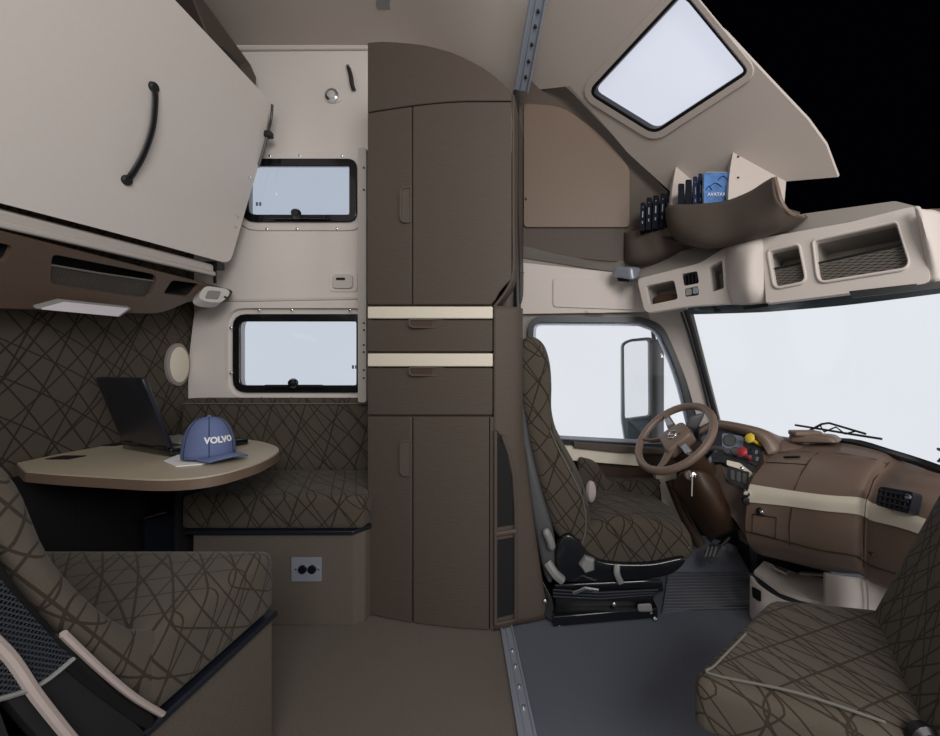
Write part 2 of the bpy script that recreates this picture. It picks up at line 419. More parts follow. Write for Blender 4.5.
# floors, split by the oblique joint strip
s0 = Q(507, 632, 0); s1 = Q(527, 736, 0); sd = (s1-s0).normalized()
sa = s0-sd*.55; sb = s1+sd*1.1
bm = bmesh.new(); prism(bm, [(XL-.05, D+.05, 0), (sa.x, D+.05, 0), (sb.x, sb.y, 0), (XL-.05, sb.y, 0)], [], Vector((0, 0, -.04)))
struct(link('floor', bm, 'carpet'), 'brown grey carpet of the sleeper compartment', 'floor')
bm = bmesh.new(); prism(bm, [(sa.x, D+.05, 0), (1.5, D+.05, 0), (1.5, sb.y, 0), (sb.x, sb.y, 0)], [], Vector((0, 0, -.04)))
struct(link('floor', bm, 'cab_carpet'), 'blue grey carpet of the driving cab', 'floor')
# ceiling of the sleeper
def strip_pt(d): a = P(518, 95, 1.8); b = P(548, 0, 1.5); t = (1.8-d)/.3; return a+(b-a)*t
rows = []
for d in (.25, .6, 1.0, 1.3, 1.5, 1.65, 1.8, 1.87):
    e = strip_pt(d if d < 1.8 else 1.8); e = Vector((e.x, d, e.z)); 
    if d < 1.3: q = strip_pt(1.3); e = Vector((q.x+(1.3-d)*.05, d, q.z))
    zc = 2.383; r = [Vector((XL-.05, d, zc)), Vector((-1.2, d, zc)), Vector((-.8, d, zc))]
    for s in (.15, .35, .55, .75, .9, 1): r.append(Vector((-.66+(e.x+.66)*s, d, zc-(zc-e.z)*s**1.7)))
    rows.append(r)
ceil = loft('ceiling', rows, 'ceiling_cloth', sub=2, thick=.02); struct(ceil, 'cloth lined sleeper ceiling curving down to the joint rib', 'ceiling')
bm = bmesh.new(); tube(bm, [Vector((XL, D-.012, 2.362)), Vector((-.9, D-.012, 2.368)), Vector((-.60, D-.012, 2.368))], .014, 8)
struct(link('trim_1', bm, 'cream'), 'pale trim bead along the top of the sleeper wall', 'trim')
# left (rear) wall
bm = bmesh.new(); prism(bm, [(XL, .2, 0), (XL, D+.05, 0), (XL, D+.05, 2.38), (XL, .2, 2.38)], [], Vector((-.04, 0, 0)))
struct(link('wall_left', bm, 'fabric_wall'), 'rear wall upholstered in dark crosshatched fabric', 'wall')
# sleeper side wall with two window holes
w1 = rr(245, 162, 357, 222, [10, 8, 8, 14]); w2 = rr(237, 316, 364, 391, [12, 8, 8, 12])
ps = fp(D); lw = hit(0, 0, ps)
def pxw(x, z): return (PX+x/D*F, PY-(z-EYE)/D*F)
struct(panel('wall_far', [pxw(XL-.04, -.03), pxw(XL-.04, 2.39), pxw(-.1, 2.39), pxw(-.1, -.03)], ps, .05, 'cream', holes=[w1, w2]), 'pale sleeper side wall with two dark framed windows', 'wall')
lwp = panel('trim_2', rp([(190, 399), (201, 303), (368, 303), (368, 400)], [10, 18, 2, 2], 6), ps, -.03, 'cream', holes=[grow(w2, 7)], bev=.012)
struct(lwp, 'raised pale surround panel of the lower sleeper window', 'trim')
struct(panel('trim_3', rr(360, 150, 368, 402, 2), fp(1.70), -.02, 'post_grey', bev=.004), 'narrow grey post between sleeper wall and wardrobe', 'trim')
bm = bmesh.new()
for yy in (168, 190, 323, 330, 345, 352, 370, 378): lathe(bm, [(.004, 0), (.004, -.004)], P(364, yy, 1.68), (0, 1, 0), 8)
struct(link('trim_4', bm, 'black'), 'small dark screw heads down the grey post', 'trim')
def rear_window(name, w, tint, lab, latch_x, logo):
    cx = sum(p[0] for p in w)/len(w); cy = max(p[1] for p in w)
    r = sroot(name, P(cx, cy, D), lab, 'window')
    ring('flange', grow(w, 9), grow(w, 1), ps, -.008, 'cream', r, off=-.001 if name == 'window_1' else .0, bev=.003)
    ring('window_frame', grow(w, 1.5), grow(w, -6), ps, -.012, 'black_gloss', r, off=-.009, bev=.004)
    panel('pane', grow(w, -5.5), ps, .005, tint, r, off=-.02)
    y = cy-5
    bm = bmesh.new(); obox(bm, P(latch_x, y, D-.045), .26, .014, .012); lk = link('latch_bar', bm, 'black', r, bev=.003)
    bm = bmesh.new(); lathe(bm, [(.02, 0), (.022, -.008), (.016, -.02), (.006, -.024)], P(latch_x, y-3, D-.05), (0, 1, 0), 16); link('latch_knob', bm, 'black_gloss', lk)
    xs = [p[0] for p in w]; x0, x1 = min(xs), max(xs); y0 = min(p[1] for p in w)
    if name == 'window_1':
        sc_ = [(x0+25, y0-6), (x0+55, y0-6), (x1-15, y0-6), (x1+6, y0+18), (x1+6, cy-14), (x0+22, cy+7), (x0+52, cy+7), (x1-20, cy+7)]
    else: sc_ = [(x0-6, y0+12), (x0-6, cy-18), (x0+22, y0-6), (x0+55, y0-6), (x1-14, y0-6), (x0+25, cy+7), (x0+55, cy+7), (x1-14, cy+7)]
    for q in sc_: lth('screw', [(.005, 0), (.006, -.003), (.002, -.006)], P(q[0], q[1], D-.008 if name == 'window_1' else D-.03), (0, 1, 0), 'chrome', r, 10)
    bm = bmesh.new()
    for dx in (0, 3.2): obox(bm, P(logo[0]+dx, logo[1], D-.026), .009, .002, .016)
    link('glass_mark', bm, 'gauge_blue', r)
rear_window('window_1', w1, 'glass_tint', 'upper sleeper window, smaller with black frame', 297, (257, 204))
rear_window('window_2', w2, 'glass_tint_low', 'lower sleeper window above the bench backrest', 294, (353, 367))
# cab side wall with door window
wc = rp([(529, 318), (640, 319), (660, 326), (681, 372), (699, 447), (640, 447), (529, 441)], [14, 2, 12, 30, 2, 2, 10], 6)
pc = fp(1.86)
struct(panel('wall_right', [(500, 60), (560, 60), (665, 195), (690, 300), (722, 425), (745, 500), (760, 560), (500, 560)], pc, .05, 'cream_dark', holes=[wc]), 'cab side wall above and around the driver door window', 'wall')
w3 = sroot('window_3', P(615, 447, 1.86), 'driver side door window with thick dark rubber seal', 'window')
ring('rubber_seal', grow(wc, 1), grow(wc, -4.5), pc, -.03, 'navy_black', w3, off=-.002, bev=.006)
ring('inner_seal', grow(wc, -4.5), grow(wc, -7), pc, -.012, 'steel', w3, off=.01)
panel('pane', grow(wc, -5), pc, .005, 'glass', w3, off=.02)
# door
dr = sroot('door_1', P(610, 560, 1.86), 'driver door with ivory top trim and brown lower panel', 'door')
panel('door_panel', [(520, 449), (700, 452), (718, 558), (520, 558)], fp(1.845), .013, 'brown_deep', dr)
panel('door_trim', rp([(560, 446), (640, 450), (640, 466), (566, 460)], 2), fp(1.80), .04, 'ivory', dr, bev=.006)
panel('window_ledge', [(574, 443), (700, 452), (700, 456), (620, 453), (574, 448)], fp(1.78), .06, 'brown', dr, bev=.003)
panel('pillar_trim', rp([(655, 468), (676, 470), (683, 540), (664, 540)], 2), fp(1.79), .05, 'ivory', dr, bev=.006)
# A pillar, between door window and windshield (curving forward)
def dW(x): return 1.86 if x < 700 else 1.86-(x-700)*.0032
pp = plane((660, 320, 1.84), (688, 312, 1.78), (712, 420, 1.80))
struct(panel('trim_5', rp([(640, 313), (686, 306), (697, 345), (716, 425), (701, 432), (684, 372), (664, 328)], [2, 2, 8, 2, 2, 20, 14]), pp, .03, 'cream_vinyl', bev=.008), 'pale windshield pillar beside the driver door window', 'trim')
bm = bmesh.new(); tube(bm, [P(686, 310, 1.76), P(692, 328, 1.765), P(703, 368, 1.78), P(718, 424, 1.79)], .011, 8)
tube(bm, [P(681, 312, 1.76), P(688, 332, 1.765), P(699, 370, 1.78), P(713, 425, 1.79)], .005, 6)
struct(link('trim_6', bm, 'navy_black'), 'dark rubber gasket on the side edge of the windshield', 'trim')
# windshield (curved glass)
ws = sroot('window_4', P(830, 430, 1.5), 'large curved windshield', 'window')
loft('pane', [[P(684, 296, 1.86), P(760, 285, 1.66), P(850, 278, 1.32), P(960, 268, 1.07), P(1090, 255, .9)],
              [P(716, 430, 1.86), P(790, 440, 1.70), P(870, 455, 1.42), P(960, 478, 1.16), P(1120, 520, .95)]], 'glass', ws, sub=6, cv=False)
bm = bmesh.new(); tube(bm, catmull([P(800, 441, 1.66), P(850, 442, 1.46), P(890, 453, 1.32), P(930, 466, 1.17), P(1000, 492, 1.05)], 4), .013, 8); link('lower_gasket', bm, 'black', ws)
loft('shade_band', [[P(688, 306, 1.72), P(760, 301, 1.5), P(800, 297, 1.3), P(860, 290, 1.16), P(960, 277, 1.0)],
                    [P(690, 314, 1.74), P(760, 312, 1.52), P(800, 309, 1.32), P(860, 303, 1.18), P(960, 290, 1.02)]], 'visor_teal', ws, sub=4, cv=False, thick=.004)
bm = bmesh.new()
for (a, b_, y0, d) in ((712, 722, 308.5, 1.64), (741, 768, 306.5, 1.46), (850, 940, 294, 1.06)):
    prism(bm, [P(a, y0-3, d), P(b_, y0-4-(b_-a)*.1, d-(b_-a)*.001), P(b_, y0+3-(b_-a)*.1, d-(b_-a)*.001), P(a+3, y0+4, d)], [], Vector((0, .004, 0)))
link('shade_blocks', bm, 'black', ws)

# cab roof: sloping liner with skylight hole
RA = Vector((-.958, -.602, -1)).normalized(); RA = -RA; roofpl = (Vector((0, 0, 3.227)), RA)
sky = rp([(590, 92), (683, -8), (748, 71), (655, 132)], [10, 10, 7, 9], 5)
roofo = [(518, 92), (560, -60), (630, -60), (684, -1), (725, 32), (770, 80), (808, 120), (826, 145), (838, 177), (779, 182), (755, 205), (640, 240), (672, 193), (628, 153), (602, 122), (570, 86)]
rf = sroot('ceiling', hit(640, 100, roofpl), 'sloping cab roof liner cut open at the front', 'ceiling')
panel('roof_liner', roofo, roofpl, .014, 'ceiling_cloth', rf, holes=[grow(sky, 3)])
ring('skylight_surround', grow(sky, 9), grow(sky, 1.5), roofpl, -.006, 'ceiling_cloth', rf, off=-.0005, bev=.005)
ring('skylight_seal', grow(sky, 2), grow(sky, -1.5), roofpl, .03, 'black', rf, off=-.007, bev=.002)
panel('skylight_pane', grow(sky, 1), roofpl, .006, 'skylight_glow', rf, off=.02)
# joint strips: floor and ceiling rib, one steel profile each
def strip_mesh(a, b, wa, wb, up, side, h=.012):
    bm = bmesh.new()
    for lo_, hi_, hh in ((-.5, .5, h*.4), (-.5, -.36, h), (.36, .5, h), (-.12, -.04, h*.7)):
        prism(bm, [a+side*wa*lo_, a+side*wa*hi_, b+side*wb*hi_, b+side*wb*lo_], [], up*hh)
    return bm
side = Vector((1, .2, 0)).normalized()
fs = thing('floor_joint_strip', 'ribbed steel strip on the floor joining the two carpets', 'strip', s0)
link('profile', strip_mesh(s0-sd*.05+Vector((0, 0, .001)), s1+sd*.4+Vector((0, 0, .001)), .042, .046, Vector((0, 0, 1)), side, .008), 'steel', fs, bev=.001)
for t in (.25, .42, .62, .8): lth('screw', [(.005, .004), (.005, .008), (.002, .010)], s0+(s1-s0)*t+side*.004, (0, 0, 1), 'chrome', fs, 10)
cs = thing('ceiling_joint_rib', 'steel rib across the ceiling between sleeper and cab', 'rib', P(518, 95, 1.76))
a_ = P(521, 90, 1.70); b_ = P(543, -30, 1.36); up = (a_-b_).cross(side); up = up.normalized(); up = up if up.z < 0 else -up
link('profile', strip_mesh(a_, b_, .062, .062, up, side, .02), 'steel', cs, bev=.002)
for t in (.15, .3, .45, .6, .72): lth('bolt', [(.006, 0), (.006, .008), (.002, .011)], a_+(b_-a_)*t+up*.008+side*.008, up, 'black', cs, 10)
bm = bmesh.new(); tube(bm, [P(516, 92, 1.55), P(515, 200, 1.50), P(517, 300, 1.46), P(518, 330, 1.46)], .013, 8); link('door_seal', bm, 'black', cs)

# ================================================================== WARDROBE (tall curved unit)
def dcl(x):
    a, b, c = 367., 430., 493.; A, B, C = 1.44, 1.378, 1.354
    return A*(x-b)*(x-c)/((a-b)*(a-c))+B*(x-a)*(x-c)/((b-a)*(b-c))+C*(x-a)*(x-b)/((c-a)*(c-b))
def cpan(name, x0, x1, ft, fb, m, parent, off=0, th=.014, bev=.003, n=10, label=None):
    g = lambda v, x: v(x) if callable(v) else v
    bm = bmesh.new(); T = []
    for i in range(n+1):
        x = x0+(x1-x0)*i/n; d = dcl(x)-off
        T.append([bm.verts.new(P(x, g(ft, x), d)), bm.verts.new(P(x, g(fb, x), d)), bm.verts.new(P(x, g(fb, x), d)+Vector((0, th, 0))), bm.verts.new(P(x, g(ft, x), d)+Vector((0, th, 0)))])
    for a, b in zip(T, T[1:]):
        for i in range(4): bm.faces.new((a[i], b[i], b[(i+1) % 4], a[(i+1) % 4]))
    bm.faces.new(T[0]); bm.faces.new(T[-1][::-1])
    return link(name, bm, m, parent, 30, bev, label)
wr = thing('wardrobe', 'tall curved brown wardrobe with ivory drawer edges between bench and driver seat', 'wardrobe', (-.37, 1.6, 0))
def ftop(x):
    pts = [(360, 43), (385, 41), (420, 44), (450, 51), (480, 65), (500, 80), (515, 95)]
    for (a, ya), (b, yb) in zip(pts, pts[1:]):
        if x <= b: return ya+(yb-ya)*(x-a)/(b-a)
    return 95
def fdiv(x): return 112-(x-367)*.34 if x < 0 else 113-11.5*math.sin(min(1, (x-367)/110)*math.pi/2)
def fbot(x): return PY+EYE*F/dcl(x)-1.0
# carcass: curved body down to the wall, top climbing to the ceiling behind
bm = bmesh.new(); T = []; xs = [368+i*(492-368)/12 for i in range(13)]
for x in xs:
    d = dcl(x)+.015; X = P(x, 0, d).x; zt = P(x, ftop(x)+2, d).z; zf = 0.0
    T.append([bm.verts.new((X, d, zf)), bm.verts.new((X, d, zt)), bm.verts.new((X, D-.004, min(zt+.10, 2.1))), bm.verts.new((X, D-.004, zf))])
for a, b in zip(T, T[1:]):
    for i in range(4): bm.faces.new((a[i], b[i], b[(i+1) % 4], a[(i+1) % 4]))
bm.faces.new(T[0]); bm.faces.new(T[-1][::-1]); link('carcass', bm, 'brown', wr)
sidep = (P(493, 300, dcl(493)+.01), Vector((-.985, .14, 0)).normalized())
# curved side panel (faces the driver) with two flat dark patches standing in for shaded niches
def sx3(u, z):
    fl = max(0, (.70-z)/.70)**1.2
    K = [(-.158, 1.356), (-.122, 1.366), (-.084, 1.385), (-.084+.012+.055*fl, 1.405), (-.084+.016+.092*fl, 1.425), (-.095+.05*fl, 1.440), (-.105, 1.47), (-.105, 1.80)]
    t = max(0, min(1, u))*7; a = min(int(t), 6); f = t-a
    return Vector((K[a][0]*(1-f)+K[a+1][0]*f, K[a][1]*(1-f)+K[a+1][1]*f, z))
G = [[sx3(q/7, z) for q in range(8)] for z in (.002, .1, .2, .35, .5, .65, .8, 1.0, 1.1)]
loft('side_panel', G, 'brown', wr, sub=3, thick=.006)
def sidepoly(pts, off): return [sx3(u, z)+Vector((off, 0, 0)) for u, z in pts]
for nm, zz in (('upper_niche_shade', (.355, .66)), ('lower_niche_shade', (.05, .31))):
    if nm == 'upper_niche_shade': pts = [(.06, zz[0]), (.25, zz[0]), (.25, .48), (.21, .57), (.14, .63), (.06, .66)]
    else: pts = [(.06, zz[0]), (.25, zz[0]), (.25, zz[1]), (.06, zz[1])]
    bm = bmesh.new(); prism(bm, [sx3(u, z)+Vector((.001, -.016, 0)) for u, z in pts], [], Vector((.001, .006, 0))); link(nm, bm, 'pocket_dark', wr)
fo = lambda u, z: sx3(u, z)+Vector((.001, -.015, 0))
bm = bmesh.new(); tube(bm, [fo(.03, .03), fo(.03, .4), fo(.03, .68), fo(.12, .66), fo(.20, .60), fo(.26, .52), fo(.285, .40), fo(.285, .03), fo(.03, .03)], .0065, 8)
tube(bm, [fo(.03, .332), fo(.285, .332)], .009, 8); link('niche_frame', bm, 'brown', wr)
# upper side cheek (wider above the drawers)
G = []
for y in (95, 160, 220, 270, 287, 300, 306):
    xr = 512 if y < 275 else 512-(y-275)**1.35/5.4; z = P(xr, y, 1.36).z
    r = [P(xr, y, 1.358)+Vector((0, .0, 0))]; X0 = r[0].x
    for u in (.1, .3, .6, 1): r.append(Vector((X0+.012*u, 1.358+.44*u, z+(.10*u if y == 95 else 0))))
    G.append(r)
loft('upper_side_panel', G, 'brown', wr, sub=3, thick=.008)
cpan('crown_panel', 367.5, 511.5, ftop, lambda x: fdiv(x)-1, 'brown', wr)
dl = cpan('door', 367.5, 411.5, lambda x: fdiv(x)+.3, 304.5, 'brown', wr)
# right upper door: outline curving in at the bottom
def fb2(x): return 304.5 if x < 494 else 304.5-((x-494)/18)**.6*26
dR = cpan('door', 412.8, 511.5, lambda x: fdiv(x)+.3, fb2, 'brown', wr, n=24)
def recess(x, y, w, h, parent, vertical=True):
    d = dcl(x)-.002; pl_ = fp(d)
    o = rp([(x-w/2, y-h/2), (x+w/2, y-h/2), (x+w/2, y+h/2), (x-w/2, y+h/2)], [w*.6, 1, 1, w*.6] if vertical else [1, 1, h*.8, h*.8], 6)
    hd = ring('handle', grow(o, 1.2), grow(o, -.6), pl_, -.004, 'brown', parent, off=-.001, bev=.001)
    panel('handle_recess', grow(o, -.5), pl_, .003, 'brown' if vertical else 'brown_deep', hd, off=-.0012)  # flat panel; on drawers a darker brown stands in for the hollow's shade
    return hd
recess(406, 205, 10, 34, dl)
cpan('ivory_edge', 367.5, 492.5, 306.5, 318.5, 'ivory', wr, off=.008, th=.02)
d1 = cpan('drawer', 367.5, 492.5, 320, 351.5, 'brown', wr)
recess(427, 323.5, 34, 7, d1, False)
cpan('ivory_edge', 367.5, 492.5, 353.5, 366.5, 'ivory', wr, off=.008, th=.02)
d2 = cpan('drawer', 367.5, 492.5, 368, 415, 'brown', wr)
recess(427, 371.5, 34, 7, d2, False)
dl2 = cpan('door', 367.5, 411.5, 417, lambda x: fbot(x), 'brown', wr)
recess(406, 458, 10, 34, dl2)
cpan('door', 413.2, 489, 417, lambda x: fbot(x), 'brown', wr)
cpan('front_stile', 490, 493.5, 417, lambda x: fbot(x), 'brown', wr, off=.003)
# padded seat-belt pillar between wardrobe and driver seat
G = [[P(498, y, 1.47), P(503, y, 1.45), P(509, y, 1.45), P(513, y, 1.47), P(517, y, 1.53)] for y in (270, 300, 340, 420, 500)]
G[0] = [p+Vector((.02, .03, 0)) for p in G[0]]
o = loft('pillar_cover', G, 'brown', wr, sub=3, thick=.006)

# ================================================================== SLEEPER FIXTURES
fb = thing('far_bench', 'patterned bench seat under the lower window with carpeted plinth', 'bench', (-.95, 1.6, 0))
XR = -.605; YF = 1.372
bm = bmesh.new(); prism(bm, [(-1.2, YF+.01, .001), (XR-.04, YF+.01, .001), (XR-.01, YF+.035, .001), (XR-.005, YF+.07, .001), (XR-.005, D-.01, .001), (-1.2, D-.01, .001)], [], Vector((0, 0, .315)))
link('plinth', bm, 'carpet_plinth', fb, bev=.004)
bm = bmesh.new(); prism(bm, [(-1.22, YF-.004, .318), (XR-.035, YF-.004, .318), (XR+.002, YF+.05, .318), (XR+.002, D-.01, .318), (-1.22, D-.01, .318)], [], Vector((0, 0, .014)))
link('edge_strip', bm, 'navy_black', fb, bev=.003)
cushion('seat_cushion', box8(-1.235, XR, YF, 1.77, .334, .452), 'fabric', fb, r=(.06, .10, .30), n=10)
cushion('backrest_cushion', [(-1.56, 1.71, .44), (XR, 1.71, .44), (-1.56, 1.80, .44), (XR, 1.80, .44), (-1.56, 1.745, .758), (XR, 1.745, .758), (-1.56, 1.80, .758), (XR, 1.80, .758)], 'fabric', fb, r=(.05, .4, .22), n=10)
bm = bmesh.new(); tube(bm, [(-1.55, 1.736, .735), (XR-.02, 1.736, .735)], .003, 6); tube(bm, [(-1.22, YF+.012, .438), (XR-.03, YF+.012, .438), (XR-.01, YF+.04, .438)], .003, 6); link('piping', bm, 'seam', fb)
so = thing('power_socket', 'steel double outlet plate on the carpeted plinth of the bench', 'socket', (-.80, YF, .2))
pso = fp(YF+.006)
panel('cover_plate', rr(292, 557, 322, 581, 1.5), pso, -.004, 'steel', so, bev=.001)
for x in (303, 312.5): lth('socket_cup', [(.0145, 0), (.0145, -.006), (.010, -.007)], P(x, 569, YF+.002), (0, 1, 0), 'black_gloss', so, 16)
for x in (296, 319): lth('screw', [(.003, 0), (.003, -.003)], P(x, 569, YF+.002), (0, 1, 0), 'chrome', so, 8)
# dark cubby under the table
ub = thing('storage_cubby', 'open black storage cubby below the table against the rear wall', 'cubby', (-1.4, 1.6, 0))
bm = bmesh.new(); y0, y1, x0, x1, z1 = 1.375, 1.70, XL+.005, -1.244, .56
for c, s in (((x0+.006, (y0+y1)/2, z1/2), (.012, y1-y0, z1)), ((x1-.006, (y0+y1)/2, z1/2), (.012, y1-y0, z1)), (((x0+x1)/2, y1-.006, z1/2), (x1-x0, .012, z1)), (((x0+x1)/2, (y0+y1)/2, .012), (x1-x0, y1-y0, .02))): obox(bm, c, *s)
obox(bm, (XL+.008, 1.28, z1/2), .012, .19, z1); link('shell', bm, 'pocket_dark', ub)
bm = bmesh.new(); tube(bm, [(-1.5, 1.50, .33), (-1.45, 1.47, .34), (-1.40, 1.5, .35)], .006, 8); link('latch', bm, 'chrome', ub)
bm = bmesh.new(); obox(bm, (-1.41, 1.62, .18), .22, .2, .3); link('heater_box', bm, 'navy_black', ub, bev=.02)
# near bench
nb = thing('near_bench', 'near patterned bench seat with its reclined backrest at lower left', 'bench', (-1.1, .75, 0))
cushion('seat_cushion', box8(-1.55, -.603, .60, .917, .338, .478), 'fabric_seat', nb, r=(.06, .14, .34), n=10)
bm = bmesh.new(); prism(bm, [(-1.58, .60, .001), (-.612, .60, .001), (-.612, .915, .001), (-1.58, .915, .001)], [], Vector((0, 0, .318))); link('plinth', bm, 'carpet_plinth', nb, bev=.003)
bm = bmesh.new(); prism(bm, [(-1.58, .60, .320), (-.603, .60, .320), (-.603, .921, .320), (-1.58, .921, .320)], [], Vector((0, 0, .013))); link('edge_strip', bm, 'navy_black', nb, bev=.003)
bm = bmesh.new(); tube(bm, catmull([(-.612, .63, .450), (-.612, .78, .457), (-.614, .88, .457), (-.66, .905, .460), (-.9, .905, .460), (-1.3, .905, .460)], 4), .0022, 6); link('piping', bm, 'seam', nb)
prof = [(.437, .80), (.470, .755), (.500, .66), (.545, .575), (.60, .50), (.66, .455), (.655, .40), (.625, .365), (.575, .435), (.515, .545), (.455, .67), (.42, .76)]
bk = softprism('backrest', prof, 'X', -.605, -1.5, .018, 'fabric_seat', nb)
prof = [(.425, .765), (.450, .665), (.508, .543), (.57, .43), (.622, .352), (.612, .338), (.555, .425), (.492, .535), (.437, .655), (.415, .755)]
softprism('back_shell', prof, 'X', -.600, -1.5, .004, 'black', nb, n=2)
bm = bmesh.new(); tube(bm, catmull([(-.600, .503, .556), (-.597, .545, .478), (-.595, .585, .41), (-.595, .630, .345)], 5), .0055, 8, flat=.8); link('frame_trim', bm, 'pink_trim', nb)
bm = bmesh.new(); tube(bm, catmull([(-.597, .400, .66), (-.597, .446, .575), (-.597, .475, .50), (-.597, .515, .405), (-.597, .55, .33)], 5), .0065, 8, flat=.9); link('frame_rail', bm, 'pink_trim', nb)
bm = bmesh.new(); prism(bm, [(-.603, .612, .33), (-.603, .50, .54), (-.603, .425, .66), (-.603, .40, .64), (-.603, .50, .40), (-.603, .545, .32), (-.603, .55, .002), (-.603, .605, .002)], [], Vector((-.012, 0, 0)))
link('side_gusset', bm, 'rubber', nb)
bm = bmesh.new(); prism(bm, [(-.6, .545, .001), (-1.5, .545, .001), (-1.5, .405, .63), (-.6, .405, .63)], [], Vector((0, .012, 0))); link('rear_cover', bm, 'rubber', nb)
nn = [(-.5985, .425, .70), (-.5985, .448, .645), (-.5985, .497, .545), (-.5985, .512, .52), (-.5985, .475, .51), (-.5985, .44, .525), (-.5985, .41, .58)]
bm = bmesh.new(); prism(bm, nn, [], Vector((.001, 0, 0))); po = link('net_pocket', bm, 'net_dark', nb)
bm = bmesh.new(); tube(bm, catmull([(-.597, .512, .518), (-.597, .475, .512), (-.597, .43, .53)], 4), .003, 6); link('elastic_hem', bm, 'grey_plastic', po)

# table
tb = thing('dinette_table', 'beige table top with brown edge projecting from the rear wall', 'table', (-1.25, 1.25, .57))
zt = .605
tp = [Q(x, y, zt) for x, y in rp([(17, 463), (60, 453), (112, 437), (222, 437), (262, 441), (284, 449), (262, 462), (215, 476), (165, 480), (60, 474), (25, 471)], [1, 2, 2, 14, 12, 12, 12, 25, 25, 12, 2], 5)]
for p in tp: p.x = max(p.x, XL+.004)
bm = bmesh.new(); prism(bm, tp, [], Vector((0, 0, -.004))); link('laminate', bm, 'table_wood', tb)
c = sum(tp, Vector())/len(tp)
tq = [c+(p-c)*1.006-Vector((0, 0, .004)) for p in tp]
for p in tq: p.x = max(p.x, XL+.004)
bm = bmesh.new(); prism(bm, tq, [], Vector((0, 0, -.026))); link('edge_band', bm, 'brown_light', tb, bev=.006, bseg=3)
for (x, y) in ((66, 457.5), (113, 444.5)):
    p = Q(x, y, zt+.001); bm = bmesh.new(); obox(bm, p, .075, .05, .004); link('hinge_cup', bm, 'black', tb, bev=.002)
bm = bmesh.new(); obox(bm, (-1.54, 1.30, .555), .10, .12, .04); link('wall_bracket', bm, 'black', tb, bev=.006)
# laptop
h0 = Q(122, 449, zt+.001); h1 = Q(170, 457, zt+.001); ux = (h1-h0).normalized(); uy = Vector((-ux.y, ux.x, 0)); uz = Vector((0, 0, 1)); Lw = (h1-h0).length
lp = thing('laptop', 'open black laptop turned away on the beige table', 'laptop', (h0+h1)/2)
AX = (ux, uy, uz); cb = (h0+h1)/2+uy*.115
def lx(u, v, w): return h0+ux*Lw*u+uy*v+uz*w
bm = bmesh.new(); hexa(bm, [lx(0, 0, .0), lx(1, 0, .0), lx(0, .235, 0), lx(1, .235, 0), lx(0, 0, .026), lx(1, 0, .026), lx(0, .235, .022), lx(1, .235, .022)], (.04, .05, .3), 4); bs = link('base', bm, 'black_gloss', lp)
bm = bmesh.new()
for i in range(13):
    for j in range(5): obox(bm, lx(.07+.86*(i+.5)/13, .06+.021*j, .0275), .017, .015, .004, AX)
link('keyboard', bm, 'grey_plastic', bs, bev=.001)
sl = (uz*1.0-uy*.30).normalized(); sn = sl.cross(ux).normalized(); H = .235
def sxp(u, v, w): return lx(u, .004, .028)+sl*H*v+sn*w
bm = bmesh.new(); hexa(bm, [sxp(0.01, 0, -.006), sxp(.99, 0, -.006), sxp(0.01, 0, .009), sxp(.99, 0, .009), sxp(0.01, 1, -.006), sxp(.99, 1, -.006), sxp(0.01, 1, .009), sxp(.99, 1, .009)], (.05, .5, .05), 5); lid = link('lid', bm, 'navy_black', lp)
sgn = -1 if sn.dot(uy) < 0 else 1
bm = bmesh.new(); prism(bm, [sxp(.07, .08, -.0065 if sgn < 0 else .0095), sxp(.93, .08, -.0065 if sgn < 0 else .0095), sxp(.93, .93, -.0065 if sgn < 0 else .0095), sxp(.07, .93, -.0065 if sgn < 0 else .0095)], [], sn*(-.001 if sgn < 0 else .001)); link('screen', bm, 'gauge_blue', lid)
for ha in (.08, .75): tub('hinge', [lx(ha, .0, .028), lx(ha+.17, .0, .028)], .006, 'black', lp)
# papers
pc0 = Q(192, 462.5, zt+.0015); pp_ = [(163, 462), (186, 452), (220, 458), (202, 465), (176, 467)]
bm = bmesh.new(); prism(bm, [Q(x, y, zt+.001) for x, y in pp_], [], Vector((0, 0, .003))); tag(link('folded_papers', bm, 'white_paper'), 'folded white papers on the table partly under the cap', 'papers')
# baseball cap
cc = Q(209, 458, zt+.003); cp = thing('baseball_cap', 'blue baseball cap with white lettering on the beige table', 'cap', cc)
fd = Vector((.92, -.39, 0)).normalized(); sdv = Vector((-fd.y, fd.x, 0)); A_, B_, H_ = .074, .066, .122
def crown(th, ph):
    r = math.cos(ph)**.75; return cc+fd*A_*math.cos(th)*r+sdv*B_*math.sin(th)*r+uz*(.008+H_*math.sin(ph)**.95)
bm = bmesh.new(); NR = 12; NT_ = 36
R_ = [[bm.verts.new(crown(2*math.pi*j/NT_, (math.pi/2-.02)*i/NR)) for j in range(NT_)] for i in range(NR+1)]
for A, B in zip(R_, R_[1:]):
    for j in range(NT_): bm.faces.new((A[j], A[(j+1) % NT_], B[(j+1) % NT_], B[j]))
bm.faces.new(R_[-1]); cr = link('crown', bm, 'denim', cp, 60)
sm = cr.modifiers.new('s', 'SOLIDIFY'); sm.thickness = .002
bm = bmesh.new()
for a in range(6):
    th = a*math.pi/3+math.pi/2; tube(bm, [crown(th, (math.pi/2-.05)*i/10) for i in range(11)], .0012, 5)
link('panel_seams', bm, 'book_navy', cr)
lth('button', [(.006, 0), (.005, .004), (.001, .006)], cc+uz*(.008+H_-.001), (0, 0, 1), 'denim', cr, 12)
rows = []
